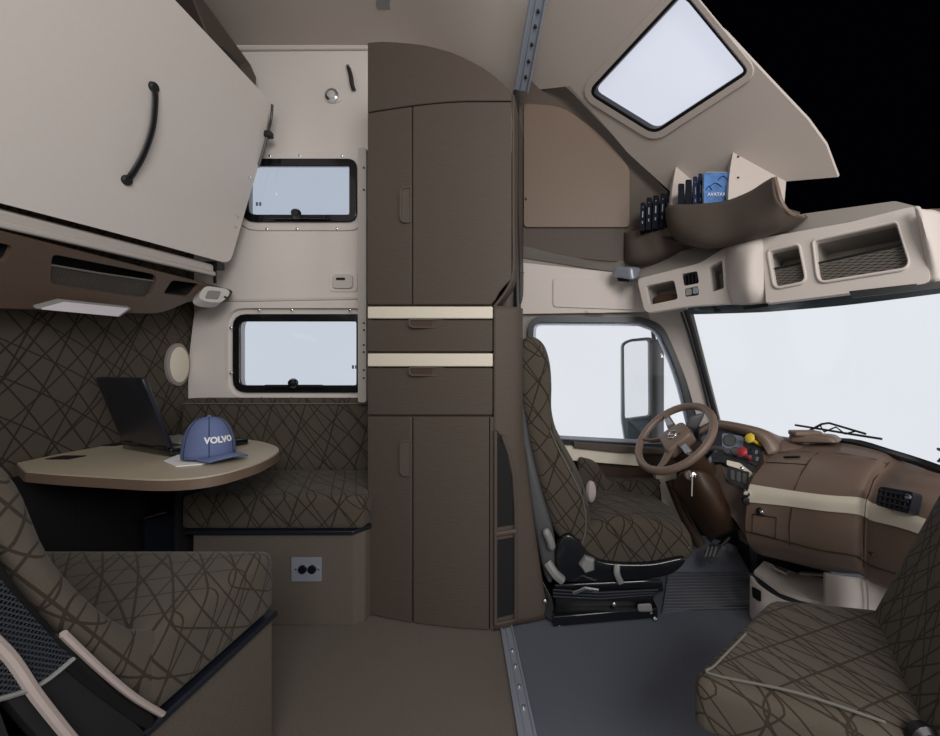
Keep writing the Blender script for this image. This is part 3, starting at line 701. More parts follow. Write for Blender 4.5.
for s in (0, .33, .66, 1.0):
    r = []
    for q in range(-6, 7):
        th = q/6*1.05; base = cc+fd*(A_-.004)*math.cos(th)+sdv*(B_-.002)*math.sin(th)+uz*.012
        tip = cc+fd*(A_+.058*math.cos(q/6*1.35)+.0)+sdv*(B_*.92*math.sin(q/6*1.35))+uz*.006
        if abs(q) == 6: tip = base*.75+tip*.25
        p = base+(tip-base)*s; p.z += .016*math.cos(q/6*1.5)*math.sin(s*2.2)-0.004*abs(q/6)*s; r.append(p)
    rows.append(r)
loft('visor', rows, 'denim', cp, sub=3, thick=.004)
def capxf(v):
    th = -.12+v.x/.078; ph = .44+v.y/.12; p = crown(th, ph); nrm = (p-(cc+uz*.03)).normalized(); return p+nrm*(.0022+v.z)
text('cap_lettering', 'VOLVO', .027, None, 'white_paper', cr, .0006, capxf, .0012)
# wall lamp disc
ol = thing('oval_wall_lamp', 'pale oval disc lamp on the dark fabric rear wall', 'lamp', (XL, 1.758, .80))
lth('rim', [(.072, 0), (.072, .012), (.062, .016), (.055, .016)], (XL+.001, 1.758, .905), (1, 0, 0), 'cream_dark', ol, 40, (.78, 1.3))
lth('cover', [(.061, .008), (.060, .016), (.045, .020), (.001, .022)], (XL+.001, 1.758, .905), (1, 0, 0), 'ivory', ol, 40, (.78, 1.3))

# overhead locker over the dinette (runs along the rear wall)
lk = thing('overhead_locker', 'brown overhead locker with net pocket under the folded bunk', 'locker', (-1.5, 1.2, 1.07))
lkpl = plane((232, 290, 1.80), (0, 232, 1.027), (0, 306, 1.10))
lko = rp([(-60, 216), (234, 291), (226, 303), (192, 300), (160, 314), (130, 313), (-60, 306)], [2, 4, 8, 8, 14, 4, 2], 4)
h1_ = rp([(52, 254), (158, 275), (150, 299), (50, 285)], [6, 8, 8, 8], 4); h2_ = rp([(172, 280), (200, 284), (190, 297), (163, 294)], 4); h3_ = rp([(-30, 236), (13, 246), (5, 262), (-30, 258)], 5)
g = lambda L: [hit(p[0], p[1], lkpl) for p in L]
bm = bmesh.new()
prism(bm, g(lko), [g(h1_), g(h2_), g(h3_)], lambda p: lkpl[1]*.012); link('front_panel', bm, 'locker_brown', lk, bev=.003)
def wallvec(p): return Vector((XL+.003-p.x, 0, 0))
bm = bmesh.new(); L = g(lko); n_ = len(L); Av = [bm.verts.new(p+lkpl[1]*.012) for p in L]; Bv = [bm.verts.new(Vector((XL+.003, p.y, p.z+.0))) for p in L]
for i in range(n_): bm.faces.new((Av[i], Av[(i+1) % n_], Bv[(i+1) % n_], Bv[i]))
link('housing', bm, 'locker_brown', lk)
ng = None
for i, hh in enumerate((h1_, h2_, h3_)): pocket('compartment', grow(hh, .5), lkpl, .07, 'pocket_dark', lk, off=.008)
nh = rp([(50, 266), (156, 282), (150, 299), (50, 285)], [1, 1, 8, 8], 4)
panel('net_pocket', nh, lkpl, .001, 'net', lk, off=.010)
bm = bmesh.new(); tube(bm, [hit(51, 266, lkpl)+lkpl[1]*.008, hit(100, 274, lkpl)+lkpl[1]*.006, hit(155, 282, lkpl)+lkpl[1]*.008], .0035, 6); link('net_hem', bm, 'seam', lk)
rl = thing('reading_light', 'long white light panel under the brown overhead locker', 'light', P(85, 312, 1.32))
rlp = [P(35, 309, 1.12), P(60, 302, 1.18), P(132, 309, 1.40), P(121, 317, 1.355)]
bm = bmesh.new(); prism(bm, rlp, [], Vector((-.012, 0, .012))); link('housing', bm, 'grey_plastic', rl, bev=.004)
c = sum(rlp, Vector())/4; rq = [c+(p-c)*.9+Vector((.004, -.004, -.003)) for p in rlp]
bm = bmesh.new(); prism(bm, rq, [], Vector((0, 0, .006))); link('diffuser', bm, 'lens_white', rl, bev=.002)
ct = thing('control_module', 'white control module at the end of the brown overhead locker', 'control module', P(212, 303, 1.68))
cpl = plane((200, 290, 1.64), (226, 293, 1.74), (212, 303, 1.66))
panel('housing', rp([(203, 287), (226, 290), (229, 295), (220, 304), (203, 303), (196, 298)], 5, 4), cpl, .045, 'pale_plastic', ct, bev=.006, off=-.012)
panel('display', rp([(206, 292), (219, 293), (216, 301), (203, 300)], 2), cpl, .004, 'grey_plastic', ct, off=-.015, bev=.001)
lth('button', [(.005, 0), (.005, .004)], hit(223, 299, cpl)-cpl[1]*.014, -cpl[1], 'black', ct, 10)

# folded upper bunk
bk_ = thing('upper_bunk', 'large cream upper bunk folded up against the rear wall', 'bunk', (-1.3, 1.0, 1.35))
b0, b1 = P(228, 262, 1.75), P(272, 101, 1.76)      # far lower, far upper (plane runs along Y)
bpl = (b0, ((b1-b0).cross(Vector((0, 1, 0)))).normalized()); bpl = (bpl[0], bpl[1] if bpl[1].x < 0 else -bpl[1])
bo = rp([(-90, 178), (0, 203), (120, 234), (230, 264), (247, 205), (263, 150), (268, 118), (270, 101), (175, 0), (100, -80), (-90, -80)], [2, 2, 60, 9, 30, 30, 8, 12, 2, 2, 2], 5)
panel('board', bo, bpl, .05, 'cream', bk_, bev=.012)
bm = bmesh.new(); tube(bm, [hit(x, y, bpl)+bpl[1]*.03 for x, y in ((176, 0), (271, 100), (268, 120), (264, 150), (248, 206), (231, 263))], .006, 6); link('edge_piping', bm, 'black', bk_)
def bp(x, y, o): return hit(x, y, bpl)-bpl[1]*o
bm = bmesh.new(); tube(bm, catmull([bp(153, 89, .004), bp(151, 97, .014), bp(146, 125, .022), (bp(138, 150, .022)), bp(130, 170, .014), bp(127, 179, .004)], 5), .011, 8, flat=.5); st = link('strap_handle', bm, 'black', bk_)
for x, y in ((153, 87), (126, 180)): lth('anchor', [(.016, 0), (.016, .006), (.012, .010)], bp(x, y, 0), -bpl[1], 'rubber', st, 14)
bm = bmesh.new(); tube(bm, catmull([bp(271, 104, .006), bp(270, 118, .006), bp(266, 131, .01), bp(262, 150, .006), bp(258, 165, .004)], 4), .005, 6); ltc = link('side_strap', bm, 'black', bk_)
bm = bmesh.new(); obox(bm, bp(266, 134, .012), .03, .03, .028); link('buckle', bm, 'rubber', ltc, bev=.006)
for x, y in ((249, 177), (235, 226), (237, 216)): lth('stud', [(.006, 0), (.006, .004)], bp(x, y, 0), -bpl[1], 'chrome', bk_, 10)
# bunk rail below
rb = [P(-70, 192, .92), P(216, 269, 1.70)]
bm = bmesh.new(); a, b = P(0, 222, 1.03)-Vector((0, .25, 0)), P(214, 270, 1.70)
for (dz, dx, r) in ((0, 0, .020), (-.018, .01, .010)):
    prism(bm, [a+Vector((dx-.06, 0, dz)), a+Vector((dx, 0, dz-r)), b+Vector((dx, 0, dz-r)), b+Vector((dx-.06, 0, dz))], [], Vector((0, 0, r*2)))
link('support_rail', bm, 'post_grey', bk_, bev=.006)
bm = bmesh.new(); tube(bm, [P(215, 268, 1.72), P(215, 283, 1.74)], .006, 8); obox(bm, P(214, 266, 1.72), .06, .04, .03); link('hinge', bm, 'black', bk_)
# brown bracket behind the bunk's top edge
bkp = plane((205, 0, 1.42), (256, 80, 1.80), (130, -60, 1.10))
bb = rp([(150, -10), (190, -35), (250, 62), (257, 88), (230, 78), (150, 0)], [2, 2, 14, 10, 2, 2], 4)
bx0 = [Vector((-1.42, .3, 2.372)), Vector((-1.2, .3, 2.372))]
bm = bmesh.new(); q = [P(140, -20, 1.36), P(185, -28, 1.38), P(250, 62, 1.80), P(257, 78, 1.81), P(256, 88, 1.79), P(225, 76, 1.73)]
prism(bm, q, [], Vector((-.09, 0, .0))); ug = tag(link('bunk_bracket', bm, 'brown', bev=.01), 'brown rail behind the top edge of the folded bunk', 'rail')
bm = bmesh.new(); 
for (x, y, d) in ((185, 25, 1.52), (222, 57, 1.69)): obox(bm, P(x, y, d), .07, .12, .03)
link('catch', bm, 'black', ug, bev=.006)

# fixtures on the sleeper side wall
rl2 = thing('round_wall_light', 'small round chrome spot light set in the upper wall', 'light', P(333, 103, D))
panel('mount_plate', rr(325, 89, 342, 103, 5), ps, -.006, 'cream', rl2, bev=.003)
lth('bezel', [(.032, 0), (.030, -.014), (.022, -.018), (.020, -.010)], P(333, 96.5, D-.004), (0, 1, 0), 'chrome', rl2, 24)
lth('lens', [(.022, 0), (.018, -.016), (.004, -.020)], P(333, 96.5, D-.004), (0, 1, 0), 'pale_plastic', rl2, 20)
hk = thing('belt_hook', 'black strap hook high on the pale sleeper wall', 'hook', P(351, 90, D))
bm = bmesh.new(); tube(bm, catmull([P(349, 69, D-.012), P(351, 76, D-.02), P(352, 84, D-.018), P(354, 90, D-.01)], 4), .015, 8, flat=.6); link('strap', bm, 'rubber', hk)
lth('stud', [(.009, 0), (.009, -.018)], P(349.5, 69, D), (0, 1, 0), 'chrome', hk, 10)
pc_ = thing('wall_catch', 'cream recessed catch plate between the two sleeper windows', 'catch', P(344, 292, D))
panel('plate', rr(330, 272, 358, 292, 4), ps, -.006, 'cream', pc_, bev=.004)
panel('cup', rr(334, 275, 354, 289, 4), ps, -.012, 'cream_vinyl', pc_, off=-.005, bev=.005)
panel('slot', rr(338, 278.5, 347, 281, 1), ps, -.002, 'black', pc_, off=-.017)
tag(panel('ceiling_clip', rr(376, -4, 403, 7, 4), (Vector((0, 0, 2.37)), Vector((0, 0, 1))), -.012, 'grey_plastic', bev=.003), 'small grey clip on the sleeper ceiling above the wardrobe', 'clip')
struct(panel('trim_7', [(201, 300), (362, 297), (362, 299.5), (201, 302.5)], ps, -.008, 'cream_vinyl', bev=.002), 'narrow ledge line above the lower sleeper window', 'trim')
# ================================================================== CAB OVERHEAD
# brown cabinet on the side wall
uc = thing('overhead_cabinet', 'brown cabinet with angled door on the side wall above the driver', 'cabinet', P(570, 250, 1.80))
ucp = fp(1.80)
panel('body', rp([(516, 100), (523, 80), (540, 76), (566, 86), (602, 124), (676, 200), (640, 252), (620, 262), (575, 258), (516, 244)], [2, 8, 10, 10, 30, 6, 8, 10, 30, 2], 5), ucp, .045, 'brown', uc, bev=.008)
dd = panel('door', rp([(524, 105), (562, 108), (596, 132), (622, 160), (629, 170), (629, 228), (524, 228)], [4, 14, 20, 20, 5, 4, 4], 4), ucp, -.012, 'brown_light', uc, bev=.003)
lth('lock', [(.005, 0), (.005, -.004)], P(526, 199, 1.787), (0, 1, 0), 'black', dd, 10)
# shelf tray wrapping to the front
tr_ = thing('roof_tray', 'brown curved roof tray below the skylight holding books', 'tray', P(700, 260, 1.5))
def rowp(L): return [P(*q) for q in L]
G = [rowp([(626, 233, 1.80), (632, 232, 1.755), (642, 231, 1.72), (655, 227, 1.69), (674, 221, 1.66)]),
     rowp([(626, 245, 1.797), (632, 245, 1.74), (646, 244, 1.70), (660, 240, 1.665), (685, 236, 1.66)]),
     rowp([(626, 258, 1.797), (634, 258, 1.735), (650, 257, 1.69), (667, 252, 1.66), (692, 246, 1.66)]),
     rowp([(626, 261, 1.81), (634, 264, 1.77), (652, 263, 1.73), (672, 257, 1.70), (694, 252, 1.70)])]
loft('corner_bin', G, 'brown', tr_, sub=4, thick=.01)
G = [rowp([(668, 209, 1.60), (673, 206, 1.53), (695, 206, 1.46), (725, 203, 1.38), (750, 194, 1.30), (766, 184, 1.24), (776, 178, 1.20)]),
     rowp([(670, 224, 1.59), (676, 225, 1.51), (698, 226, 1.43), (728, 223, 1.35), (752, 214, 1.27), (768, 204, 1.22), (778, 196, 1.185)]),
     rowp([(677, 237, 1.59), (687, 240, 1.50), (705, 244, 1.42), (730, 240, 1.35), (756, 232, 1.27), (775, 222, 1.22), (786, 208, 1.19)]),
     rowp([(690, 243, 1.62), (701, 244, 1.55), (717, 244, 1.47), (740, 242, 1.41), (765, 235, 1.34), (788, 226, 1.27), (802, 215, 1.23)]),
     rowp([(696, 244, 1.72), (708, 245, 1.66), (722, 245, 1.59), (746, 240, 1.53), (770, 233, 1.46), (792, 225, 1.39), (806, 214, 1.34)])]
loft('front_lip', G, 'brown', tr_, sub=4, thick=.012)
bm = bmesh.new(); tube(bm, catmull(rowp([(775, 178, 1.20), (778, 190, 1.185), (782, 203, 1.18), (790, 213, 1.19), (803, 217, 1.23)]), 5), .006, 8); link('end_edge', bm, 'dash_brown', tr_)
# tray floor (books stand on it)
zf = .89+(368-236)/400*1.50
bm = bmesh.new(); prism(bm, rowp([(648, 237, 1.74), (690, 234, 1.52), (778, 206, 1.22), (800, 212, 1.40), (690, 240, 1.75)]), [], Vector((0, 0, -.006))); link('tray_floor', bm, 'brown', tr_)
# fins
fn = plane((672, 205, 1.58), (700, 205, 1.60), (684, 152, 1.66))
f1 = panel('tray_divider', rp([(671, 210), (672, 190), (676, 165), (682, 152), (690, 160), (706, 182), (706, 212)], [2, 8, 8, 5, 6, 6, 2], 4), fn, .02, 'ceiling_cloth', tr_, bev=.003)
fn2 = plane((730, 200, 1.40), (784, 190, 1.40), (742, 118, 1.50))
f2 = panel('tray_divider', rp([(728, 206), (729, 175), (735, 140), (742, 117), (752, 124), (783, 157), (787, 172), (784, 208)], [2, 12, 12, 5, 6, 6, 4, 2], 4), fn2, .02, 'ceiling_cloth', tr_, bev=.003)
for y in (157, 178): lth('screw', [(.004, 0), (.004, .003)], hit(738, y, fn2), -fn2[1], 'black', f2, 8)
# books
def book(x0, x1, yt, yb, d, lean, m, lab, grp, cat='book', depth=.10, vx=None, spine=True, prnt='silver_print'):
    p0 = P(x0, yb, d); p1 = P(x1, yb, d); q0 = P(x0+lean, yt, d); q1 = P(x1+lean, yt, d)
    r = thing('book', lab, cat, p0, grp); v = vx if vx is not None else Vector((.35, 1, 0)).normalized()*depth
    bm = bmesh.new(); prism(bm, [p0, p1, q1, q0], [], v); b = link('cover', bm, m, r, bev=.002)
    bm = bmesh.new(); e = Vector((0, 0, .001)); c = (q0+q1)/2
    prism(bm, [q0*.9+q1*.1+e, q0*.1+q1*.9+e, q0*.1+q1*.9+v*.95+e, q0*.9+q1*.1+v*.95+e], [], Vector((0, 0, .0008))); link('page_block', bm, 'white_paper' if m == 'blue_cover' else 'book_dark', b)
    if spine:
        bm = bmesh.new(); w = (p1-p0)
        for a, bb_ in ((.2, .35), (.42, .7), (.78, .86)):
            m0 = p0+(q0-p0)*(a+.06); m1 = p0+(q0-p0)*bb_
            prism(bm, [m0+w*.4-Vector((0, .0012, 0)), m0+w*.6-Vector((0, .0012, 0)), m1+w*.6-Vector((0, .0012, 0)), m1+w*.4-Vector((0, .0012, 0))], [], Vector((0, -.0006, 0)))
        link('spine_print', bm, prnt, b)
    return r, b
T1 = 'books in the corner bin of the roof tray'
for i, (x0, x1, yt, yb, ln, lab) in enumerate(((639.5, 644.5, 203, 231, 1, 'thin dark book, outermost of the corner bin books'), (645.5, 651, 198, 230, 1, 'dark book with silver print second in the corner bin'), (652, 658, 196, 229, 1, 'dark book in the middle of the corner bin'), (659, 664, 194, 228, 1.5, 'dark book fourth in the corner bin'), (665, 670, 193, 226, 1, 'dark book against the first tray divider'))):
    book(x0, x1, yt, yb, 1.66-.005*i, ln, 'book_dark', lab, T1)
T2 = 'books in the middle bin of the roof tray'
for i, (x0, x1, yt, yb, m, lab) in enumerate(((678, 684.5, 184, 212, 'book_dark', 'plain black book, first beside the divider in the middle bin'), (685.5, 692, 180, 212, 'book_dark', 'plain black book standing second in the middle bin'), (693, 697.5, 177, 211, 'book_navy', 'slim navy book between black book and printed one'), (698.3, 702.7, 174, 211, 'book_navy', 'slim navy printed book touching the blue covered one'))):
    book(x0, x1, yt, yb, 1.50-.008*i, 0, m, lab, T2, spine=i > 1)
r_, b_k = book(703.5, 729, 172.5, 208, 1.44, 0, 'blue_cover', 'book with bright blue cover facing out in the roof tray', T2, depth=.03, spine=False)
text('cover_title', 'AVATAR', .017, None, 'white_paper', b_k, .0004, lambda v: P(716.5, 194.5, 1.437)+Vector((v.x, -v.z, v.y)))
bm = bmesh.new()
for a, b, c_ in ((706, 712, 190), (718, 728, 180), (709, 722, 187)): tube(bm, catmull([P(a, c_, 1.438), P((a+b)/2, c_-4, 1.438), P(b, c_, 1.438)], 4), .0014, 5)
link('cover_pattern', bm, 'book_navy', b_k)
# grey roof underside between tray and header console
ru = plane((640, 272, 1.76), (918, 207, 1.06), (760, 200, 1.52))
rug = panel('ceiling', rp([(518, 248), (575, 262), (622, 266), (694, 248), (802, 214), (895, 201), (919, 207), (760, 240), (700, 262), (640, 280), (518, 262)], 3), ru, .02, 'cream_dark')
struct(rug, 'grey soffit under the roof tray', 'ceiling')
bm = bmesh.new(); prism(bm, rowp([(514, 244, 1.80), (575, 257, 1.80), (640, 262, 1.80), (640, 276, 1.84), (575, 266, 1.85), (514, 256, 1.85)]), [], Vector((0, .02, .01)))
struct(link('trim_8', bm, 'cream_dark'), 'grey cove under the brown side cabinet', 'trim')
struct(tag(link('floor', (lambda b: prism(b, [Q(664, 573, .004), Q(782, 573, .004), P(765, 515, 1.84), P(672, 530, 1.84)], [], Vector((0, .02, -.01))))(bmesh.new()), 'cab_carpet'), 'sloping carpeted footwell under the dashboard', 'floor'))
# pale panel above the door window
hp = struct(panel('trim_9', rp([(517, 262), (640, 275), (646, 312), (517, 314)], 3), fp(1.83), .025, 'cream_vinyl', bev=.004), 'pale headliner panel above the driver door', 'trim')
panel('access_flap', rp([(553, 278), (634, 281), (634, 310), (553, 307)], 4), fp(1.828), -.006, 'cream_vinyl', hp, bev=.003)
panel('flap_latch', rr(587, 310, 606, 313, 1), fp(1.82), -.006, 'cream_vinyl', hp)
ml = thing('map_light', 'small dark map light under the brown cabinet corner', 'light', P(627, 280, 1.70))
bm = bmesh.new(); hexa(bm, [P(611, 277, 1.74), P(634, 281, 1.66), P(615, 276, 1.79), P(640, 277, 1.74), P(613, 267, 1.74), P(632, 267, 1.66), P(617, 266, 1.79), P(642, 267, 1.74)], .4, 5); link('housing', bm, 'steel', ml)
bm = bmesh.new(); hexa(bm, [P(617, 282, 1.73), P(632, 283, 1.68), P(620, 280, 1.77), P(634, 280, 1.74), P(615, 275, 1.73), P(631, 276, 1.68), P(618, 275, 1.77), P(634, 275, 1.74)], .4, 4); link('lens', bm, 'black_gloss', ml)

# header console above the windshield
hc = thing('header_console', 'cream overhead console with net bins above the windshield', 'console', P(770, 300, 1.2))
pL = plane((640, 275, 1.70), (645, 312, 1.66), (728, 300, 1.42))
pR = plane((765, 237, 1.30), (768, 302, 1.26), (925, 285, .98))
oL = rp([(637, 279), (700, 263), (724, 248), (731, 246), (733, 303), (690, 306), (645, 313)], [5, 6, 6, 2, 2, 6, 6], 4)
b1_ = rp([(645, 286), (674, 280), (678, 299), (649, 305)], 3); b2_ = rp([(681, 274), (697, 271), (699, 283), (684, 286)], 2); b3_ = rp([(709, 267), (722, 260), (724, 288), (712, 292)], 2); b4_ = rp([(684, 289), (698, 286), (699, 295), (685, 297)], 2)
panel('left_fascia', oL, pL, .02, 'cream_vinyl', hc, holes=[b1_, b2_, b3_, b4_], bev=.004)
pocket('bin', grow(b1_, .5), pL, .10, 'cream_dark', hc, off=.015); pocket('bin', grow(b3_, .5), pL, .08, 'cream_dark', hc, off=.015)
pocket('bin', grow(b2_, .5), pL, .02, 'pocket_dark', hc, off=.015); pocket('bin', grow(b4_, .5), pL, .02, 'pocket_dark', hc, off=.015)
bm = bmesh.new(); hexa(bm, [hit(648, 303, pL)+pL[1]*.03, hit(676, 298, pL)+pL[1]*.03, hit(648, 303, pL)+pL[1]*.08, hit(676, 298, pL)+pL[1]*.08, hit(648, 294, pL)+pL[1]*.03, hit(675, 291, pL)+pL[1]*.03, hit(648, 294, pL)+pL[1]*.08, hit(675, 291, pL)+pL[1]*.08], .5, 5)
tag(link('glove_bundle', bm, 'brown_deep'), 'dark rumpled bundle lying in the left bin of the overhead console', 'bundle')
for i in range(4):
    x = 683.5+i*3.6; y = 279.5-.5*i-.4*i
    panel('vent_slat', [(x, y-5), (x+1.8, y-5.4), (x+2.3, y+4.6), (x+.5, y+5)], pL, .012, 'black', hc, off=.004)
for x, y in ((688, 292), (695, 290.5)): panel('switch', rp([(x-2.6, y-3), (x+2.6, y-3.8), (x+2.8, y+2.6), (x-2.4, y+3.4)], 1), pL, .012, 'cream_dark' if x < 690 else 'steel', hc, off=.002, bev=.001)
# middle cheek (protruding rounded box)
G = [rowp([(724, 249, 1.47), (733, 243, 1.38), (745, 241, 1.33), (756, 239, 1.305), (766, 237, 1.31)]),
     rowp([(724, 262, 1.46), (734, 260, 1.36), (746, 258, 1.30), (757, 257, 1.285), (767, 256, 1.30)]),
     rowp([(726, 288, 1.44), (735, 288, 1.35), (746, 288, 1.29), (758, 288, 1.275), (768, 287, 1.285)]),
     rowp([(730, 304, 1.43), (738, 305, 1.37), (748, 305, 1.32), (760, 304, 1.30), (770, 302, 1.29)])]
loft('middle_cheek', G, 'cream_vinyl', hc, sub=4, thick=-.012)
oR = rp([(762, 238), (850, 222), (914, 206), (921, 211), (931, 283), (770, 303), (766, 303)], [4, 6, 8, 8, 10, 6, 2], 4)
c1 = rp([(770, 252), (798, 246), (805, 281), (776, 287)], [3, 3, 6, 5], 4); c2 = rp([(815, 242), (896, 224), (908, 263), (904, 268), (822, 281), (819, 276)], [3, 3, 4, 4, 5, 4], 4)
panel('right_fascia', oR, pR, .02, 'cream_vinyl', hc, holes=[c1, c2], bev=.005)
ring('bin_rim', grow(c1, 3.2), grow(c1, .2), pR, -.006, 'cream_vinyl', hc, off=-.0005, bev=.003)
ring('bin_rim', grow(c2, 3.2), grow(c2, .2), pR, -.006, 'cream_vinyl', hc, off=-.0005, bev=.003)
pocket('bin', grow(c1, .5), pR, .09, 'cream_dark', hc, off=.015); pocket('bin', grow(c2, .5), pR, .10, 'cream_dark', hc, off=.015)
# dark lower liners + nets
for (L_, dp) in (([(772, 268), (801, 262), (805, 281), (776, 287)], .05), ([(817, 262), (903, 243), (908, 263), (904, 268), (822, 281)], .06)):
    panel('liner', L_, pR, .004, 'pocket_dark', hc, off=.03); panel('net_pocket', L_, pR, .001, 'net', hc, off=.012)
bm = bmesh.new(); tube(bm, [hit(817, 262, pR)+pR[1]*.01, hit(903, 243, pR)+pR[1]*.01], .003, 6); tube(bm, [hit(772, 268, pR)+pR[1]*.01, hit(801, 262, pR)+pR[1]*.01], .003, 6); link('net_hem', bm, 'black', hc)
# end cap
G = [rowp([(914, 206, 1.0), (922, 209, .985), (940, 212, 1.0), (965, 230, 1.05)]), rowp([(918, 225, .99), (927, 228, .97), (946, 235, .99), (970, 250, 1.05)]),
     rowp([(924, 255, .985), (935, 257, .965), (952, 260, .985), (975, 268, 1.04)]), rowp([(929, 283, .985), (940, 281, .97), (955, 279, .99), (980, 282, 1.04)])]
loft('end_cap', G, 'cream_vinyl', hc, sub=4, thick=-.01)
bm = bmesh.new(); hexa(bm, [P(926, 228, 1.07), P(960, 240, 1.03), P(926, 228, 1.2), P(960, 240, 1.2), P(924, 209, 1.07), P(960, 208, 1.03), P(924, 209, 1.2), P(960, 208, 1.2)], .4, 5); link('end_bracket', bm, 'brown_light', hc)
bm = bmesh.new(); prism(bm, [hit(x, y, pL)+pL[1]*.02 for x, y in ((640, 279), (700, 263), (724, 248))]+[hit(x, y, pR)+pR[1]*.02 for x, y in ((766, 237), (850, 222), (914, 206))]+rowp([(914, 206, 1.12), (850, 222, 1.35), (766, 237, 1.5), (700, 262, 1.72)]), [], Vector((0, 0, -.01))); link('top_deck', bm, 'cream_vinyl', hc)
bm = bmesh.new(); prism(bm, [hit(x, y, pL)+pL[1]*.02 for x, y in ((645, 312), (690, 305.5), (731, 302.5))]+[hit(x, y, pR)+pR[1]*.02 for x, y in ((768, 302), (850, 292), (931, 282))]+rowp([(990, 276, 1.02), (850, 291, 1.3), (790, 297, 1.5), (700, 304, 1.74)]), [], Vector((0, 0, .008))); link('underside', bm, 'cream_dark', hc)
# exterior mirror
mr = thing('side_mirror', 'large dark framed wing mirror outside the driver door window', 'mirror', P(645, 447, 2.3))
mp_ = fp(2.3); mo = rp([(622, 343), (630, 339), (650, 337), (656, 340), (657, 446), (626, 446), (622, 420)], [4, 4, 4, 4, 2, 2, 4], 4)
ring('bezel', mo, rp([(624, 345), (631, 341.5), (649.5, 340), (650, 416), (625, 419)], 3, 4), mp_, .04, 'visor_teal', mr, bev=.004)
MATS['visor_teal']
panel('upper_glass', rp([(624, 345), (631, 341.5), (649.5, 340), (650, 416), (625, 419)], 3, 4), mp_, .004, 'glass', mr, off=.008)
G = [[P(650, y0, 2.30), P(653, y0-1, 2.27), P(658, y0-2, 2.28), P(664, y0+1, 2.36)] for y0 in (340, 345, 380, 420, 446)]
for p in G[0]: p.z -= .01
loft('housing', G, 'shell_grey', mr, sub=4, thick=-.01)
panel('lower_glass', rp([(627, 421), (650, 418), (650, 444), (629, 444)], 2), mp_, .004, 'glass', mr, off=-.004)
bm = bmesh.new(); tube(bm, catmull([P(654, 340, 2.33), P(653, 328, 2.28), P(657, 322, 2.1), P(652, 316, 1.90)], 5), .012, 8); link('arm', bm, 'shell_grey', mr)
# wiper
wp = thing('windshield_wiper', 'black wiper resting outside on the windshield', 'wiper', P(835, 438, 1.62))
def wps(x, y): return P(x, y, 1.80-(x-795)*.0030)
bm = bmesh.new(); tube(bm, [wps(795, 425), wps(820, 429), wps(850, 434), wps(882, 439)], .005, 6); link('blade', bm, 'black', wp)
bm = bmesh.new(); tube(bm, [wps(803, 434), wps(822, 424), wps(829, 423), wps(866, 434)], .005, 6); tube(bm, [wps(820, 425), wps(824, 432), wps(836, 427), wps(845, 434), wps(856, 431)], .0035, 6); link('arm', bm, 'black', wp)
wq = thing('windshield_wiper', 'tip of a second wiper at the right edge of the windshield', 'wiper', P(945, 470, 1.3))
bm = bmesh.new(); tube(bm, [P(938, 449, 1.28), P(955, 455, 1.22), P(990, 470, 1.15)], .005, 6); link('blade', bm, 'black', wq)
bm = bmesh.new(); tube(bm, [P(938, 462, 1.25), P(945, 453, 1.24), P(985, 470, 1.17)], .004, 6); link('arm', bm, 'black', wq)

# ================================================================== DASHBOARD
db = thing('dashboard', 'curved brown dashboard with ivory stripe under the windshield', 'dashboard', P(840, 600, 1.3))
cols = [
 [(800, 441, 1.66), (776, 453, 1.47), (762, 466, 1.42), (750, 484, 1.385), (747, 502, 1.375), (746, 535, 1.385), (757, 553, 1.43), (785, 560, 1.62)],
 [(822, 440, 1.60), (806, 451, 1.38), (796, 468, 1.31), (788, 490, 1.27), (786, 506, 1.262), (784, 545, 1.28), (792, 562, 1.34), (815, 566, 1.52)],
 [(850, 441, 1.52), (845, 453, 1.30), (836, 470, 1.21), (826, 495, 1.17), (824, 511, 1.163), (822, 555, 1.18), (828, 571, 1.24), (845, 571, 1.42)],
 [(884, 449, 1.40), (876, 458, 1.24), (866, 474, 1.16), (856, 497, 1.115), (855, 514, 1.108), (853, 560, 1.12), (857, 574, 1.18), (870, 572, 1.36)],
 [(898, 455, 1.34), (889, 463, 1.24), (875, 478, 1.17), (867, 500, 1.12), (865, 517, 1.112), (864, 566, 1.12), (866, 578, 1.17), (878, 575, 1.34)],
 [(910, 461, 1.28), (898, 467, 1.21), (884, 481, 1.15), (875, 504, 1.10), (873, 521, 1.092), (872, 571, 1.10), (874, 584, 1.14), (888, 582, 1.30)],
 [(930, 469, 1.19), (915, 474, 1.12), (906, 488, 1.06), (902, 511, 1.03), (901, 528, 1.022), (899, 580, 1.03), (902, 593, 1.06), (915, 590, 1.22)],
 [(975, 484, 1.06), (960, 488, 1.0), (950, 503, .96), (946, 526, .935), (945, 543, .927), (943, 596, .93), (946, 610, .96), (960, 606, 1.1)]]
C3 = [[P(*q) for q in c_] for c_ in cols]
rows = [[C3[j][i] for j in range(len(C3))] for i in range(8)]
dashsurf = loft('main_panel', rows, 'dash_brown', db, sub=5, thick=.0)
def cr_(a, b, c, d, t): return .5*((2*b)+(c-a)*t+(2*a-5*b+4*c-d)*t*t+(3*b-a-3*c+d)*t**3)
def dsurf(u, i0, f):
    u = max(0, min(len(cols)-1-1e-6, u)); v = max(0, min(7-1e-6, i0+f)); a = int(u); i0 = int(v); f = v-i0; t = u-a
    col = lambda j: cr_(*[rows[max(0, min(7, j))][max(0, min(len(cols)-1, q))] for q in (a-1, a, a+1, a+2)], t)
    return cr_(col(i0-1), col(i0), col(i0+1), col(i0+2), f)
toward = lambda p, o: p+(Vector((0, 0, EYE))-p).normalized()*o
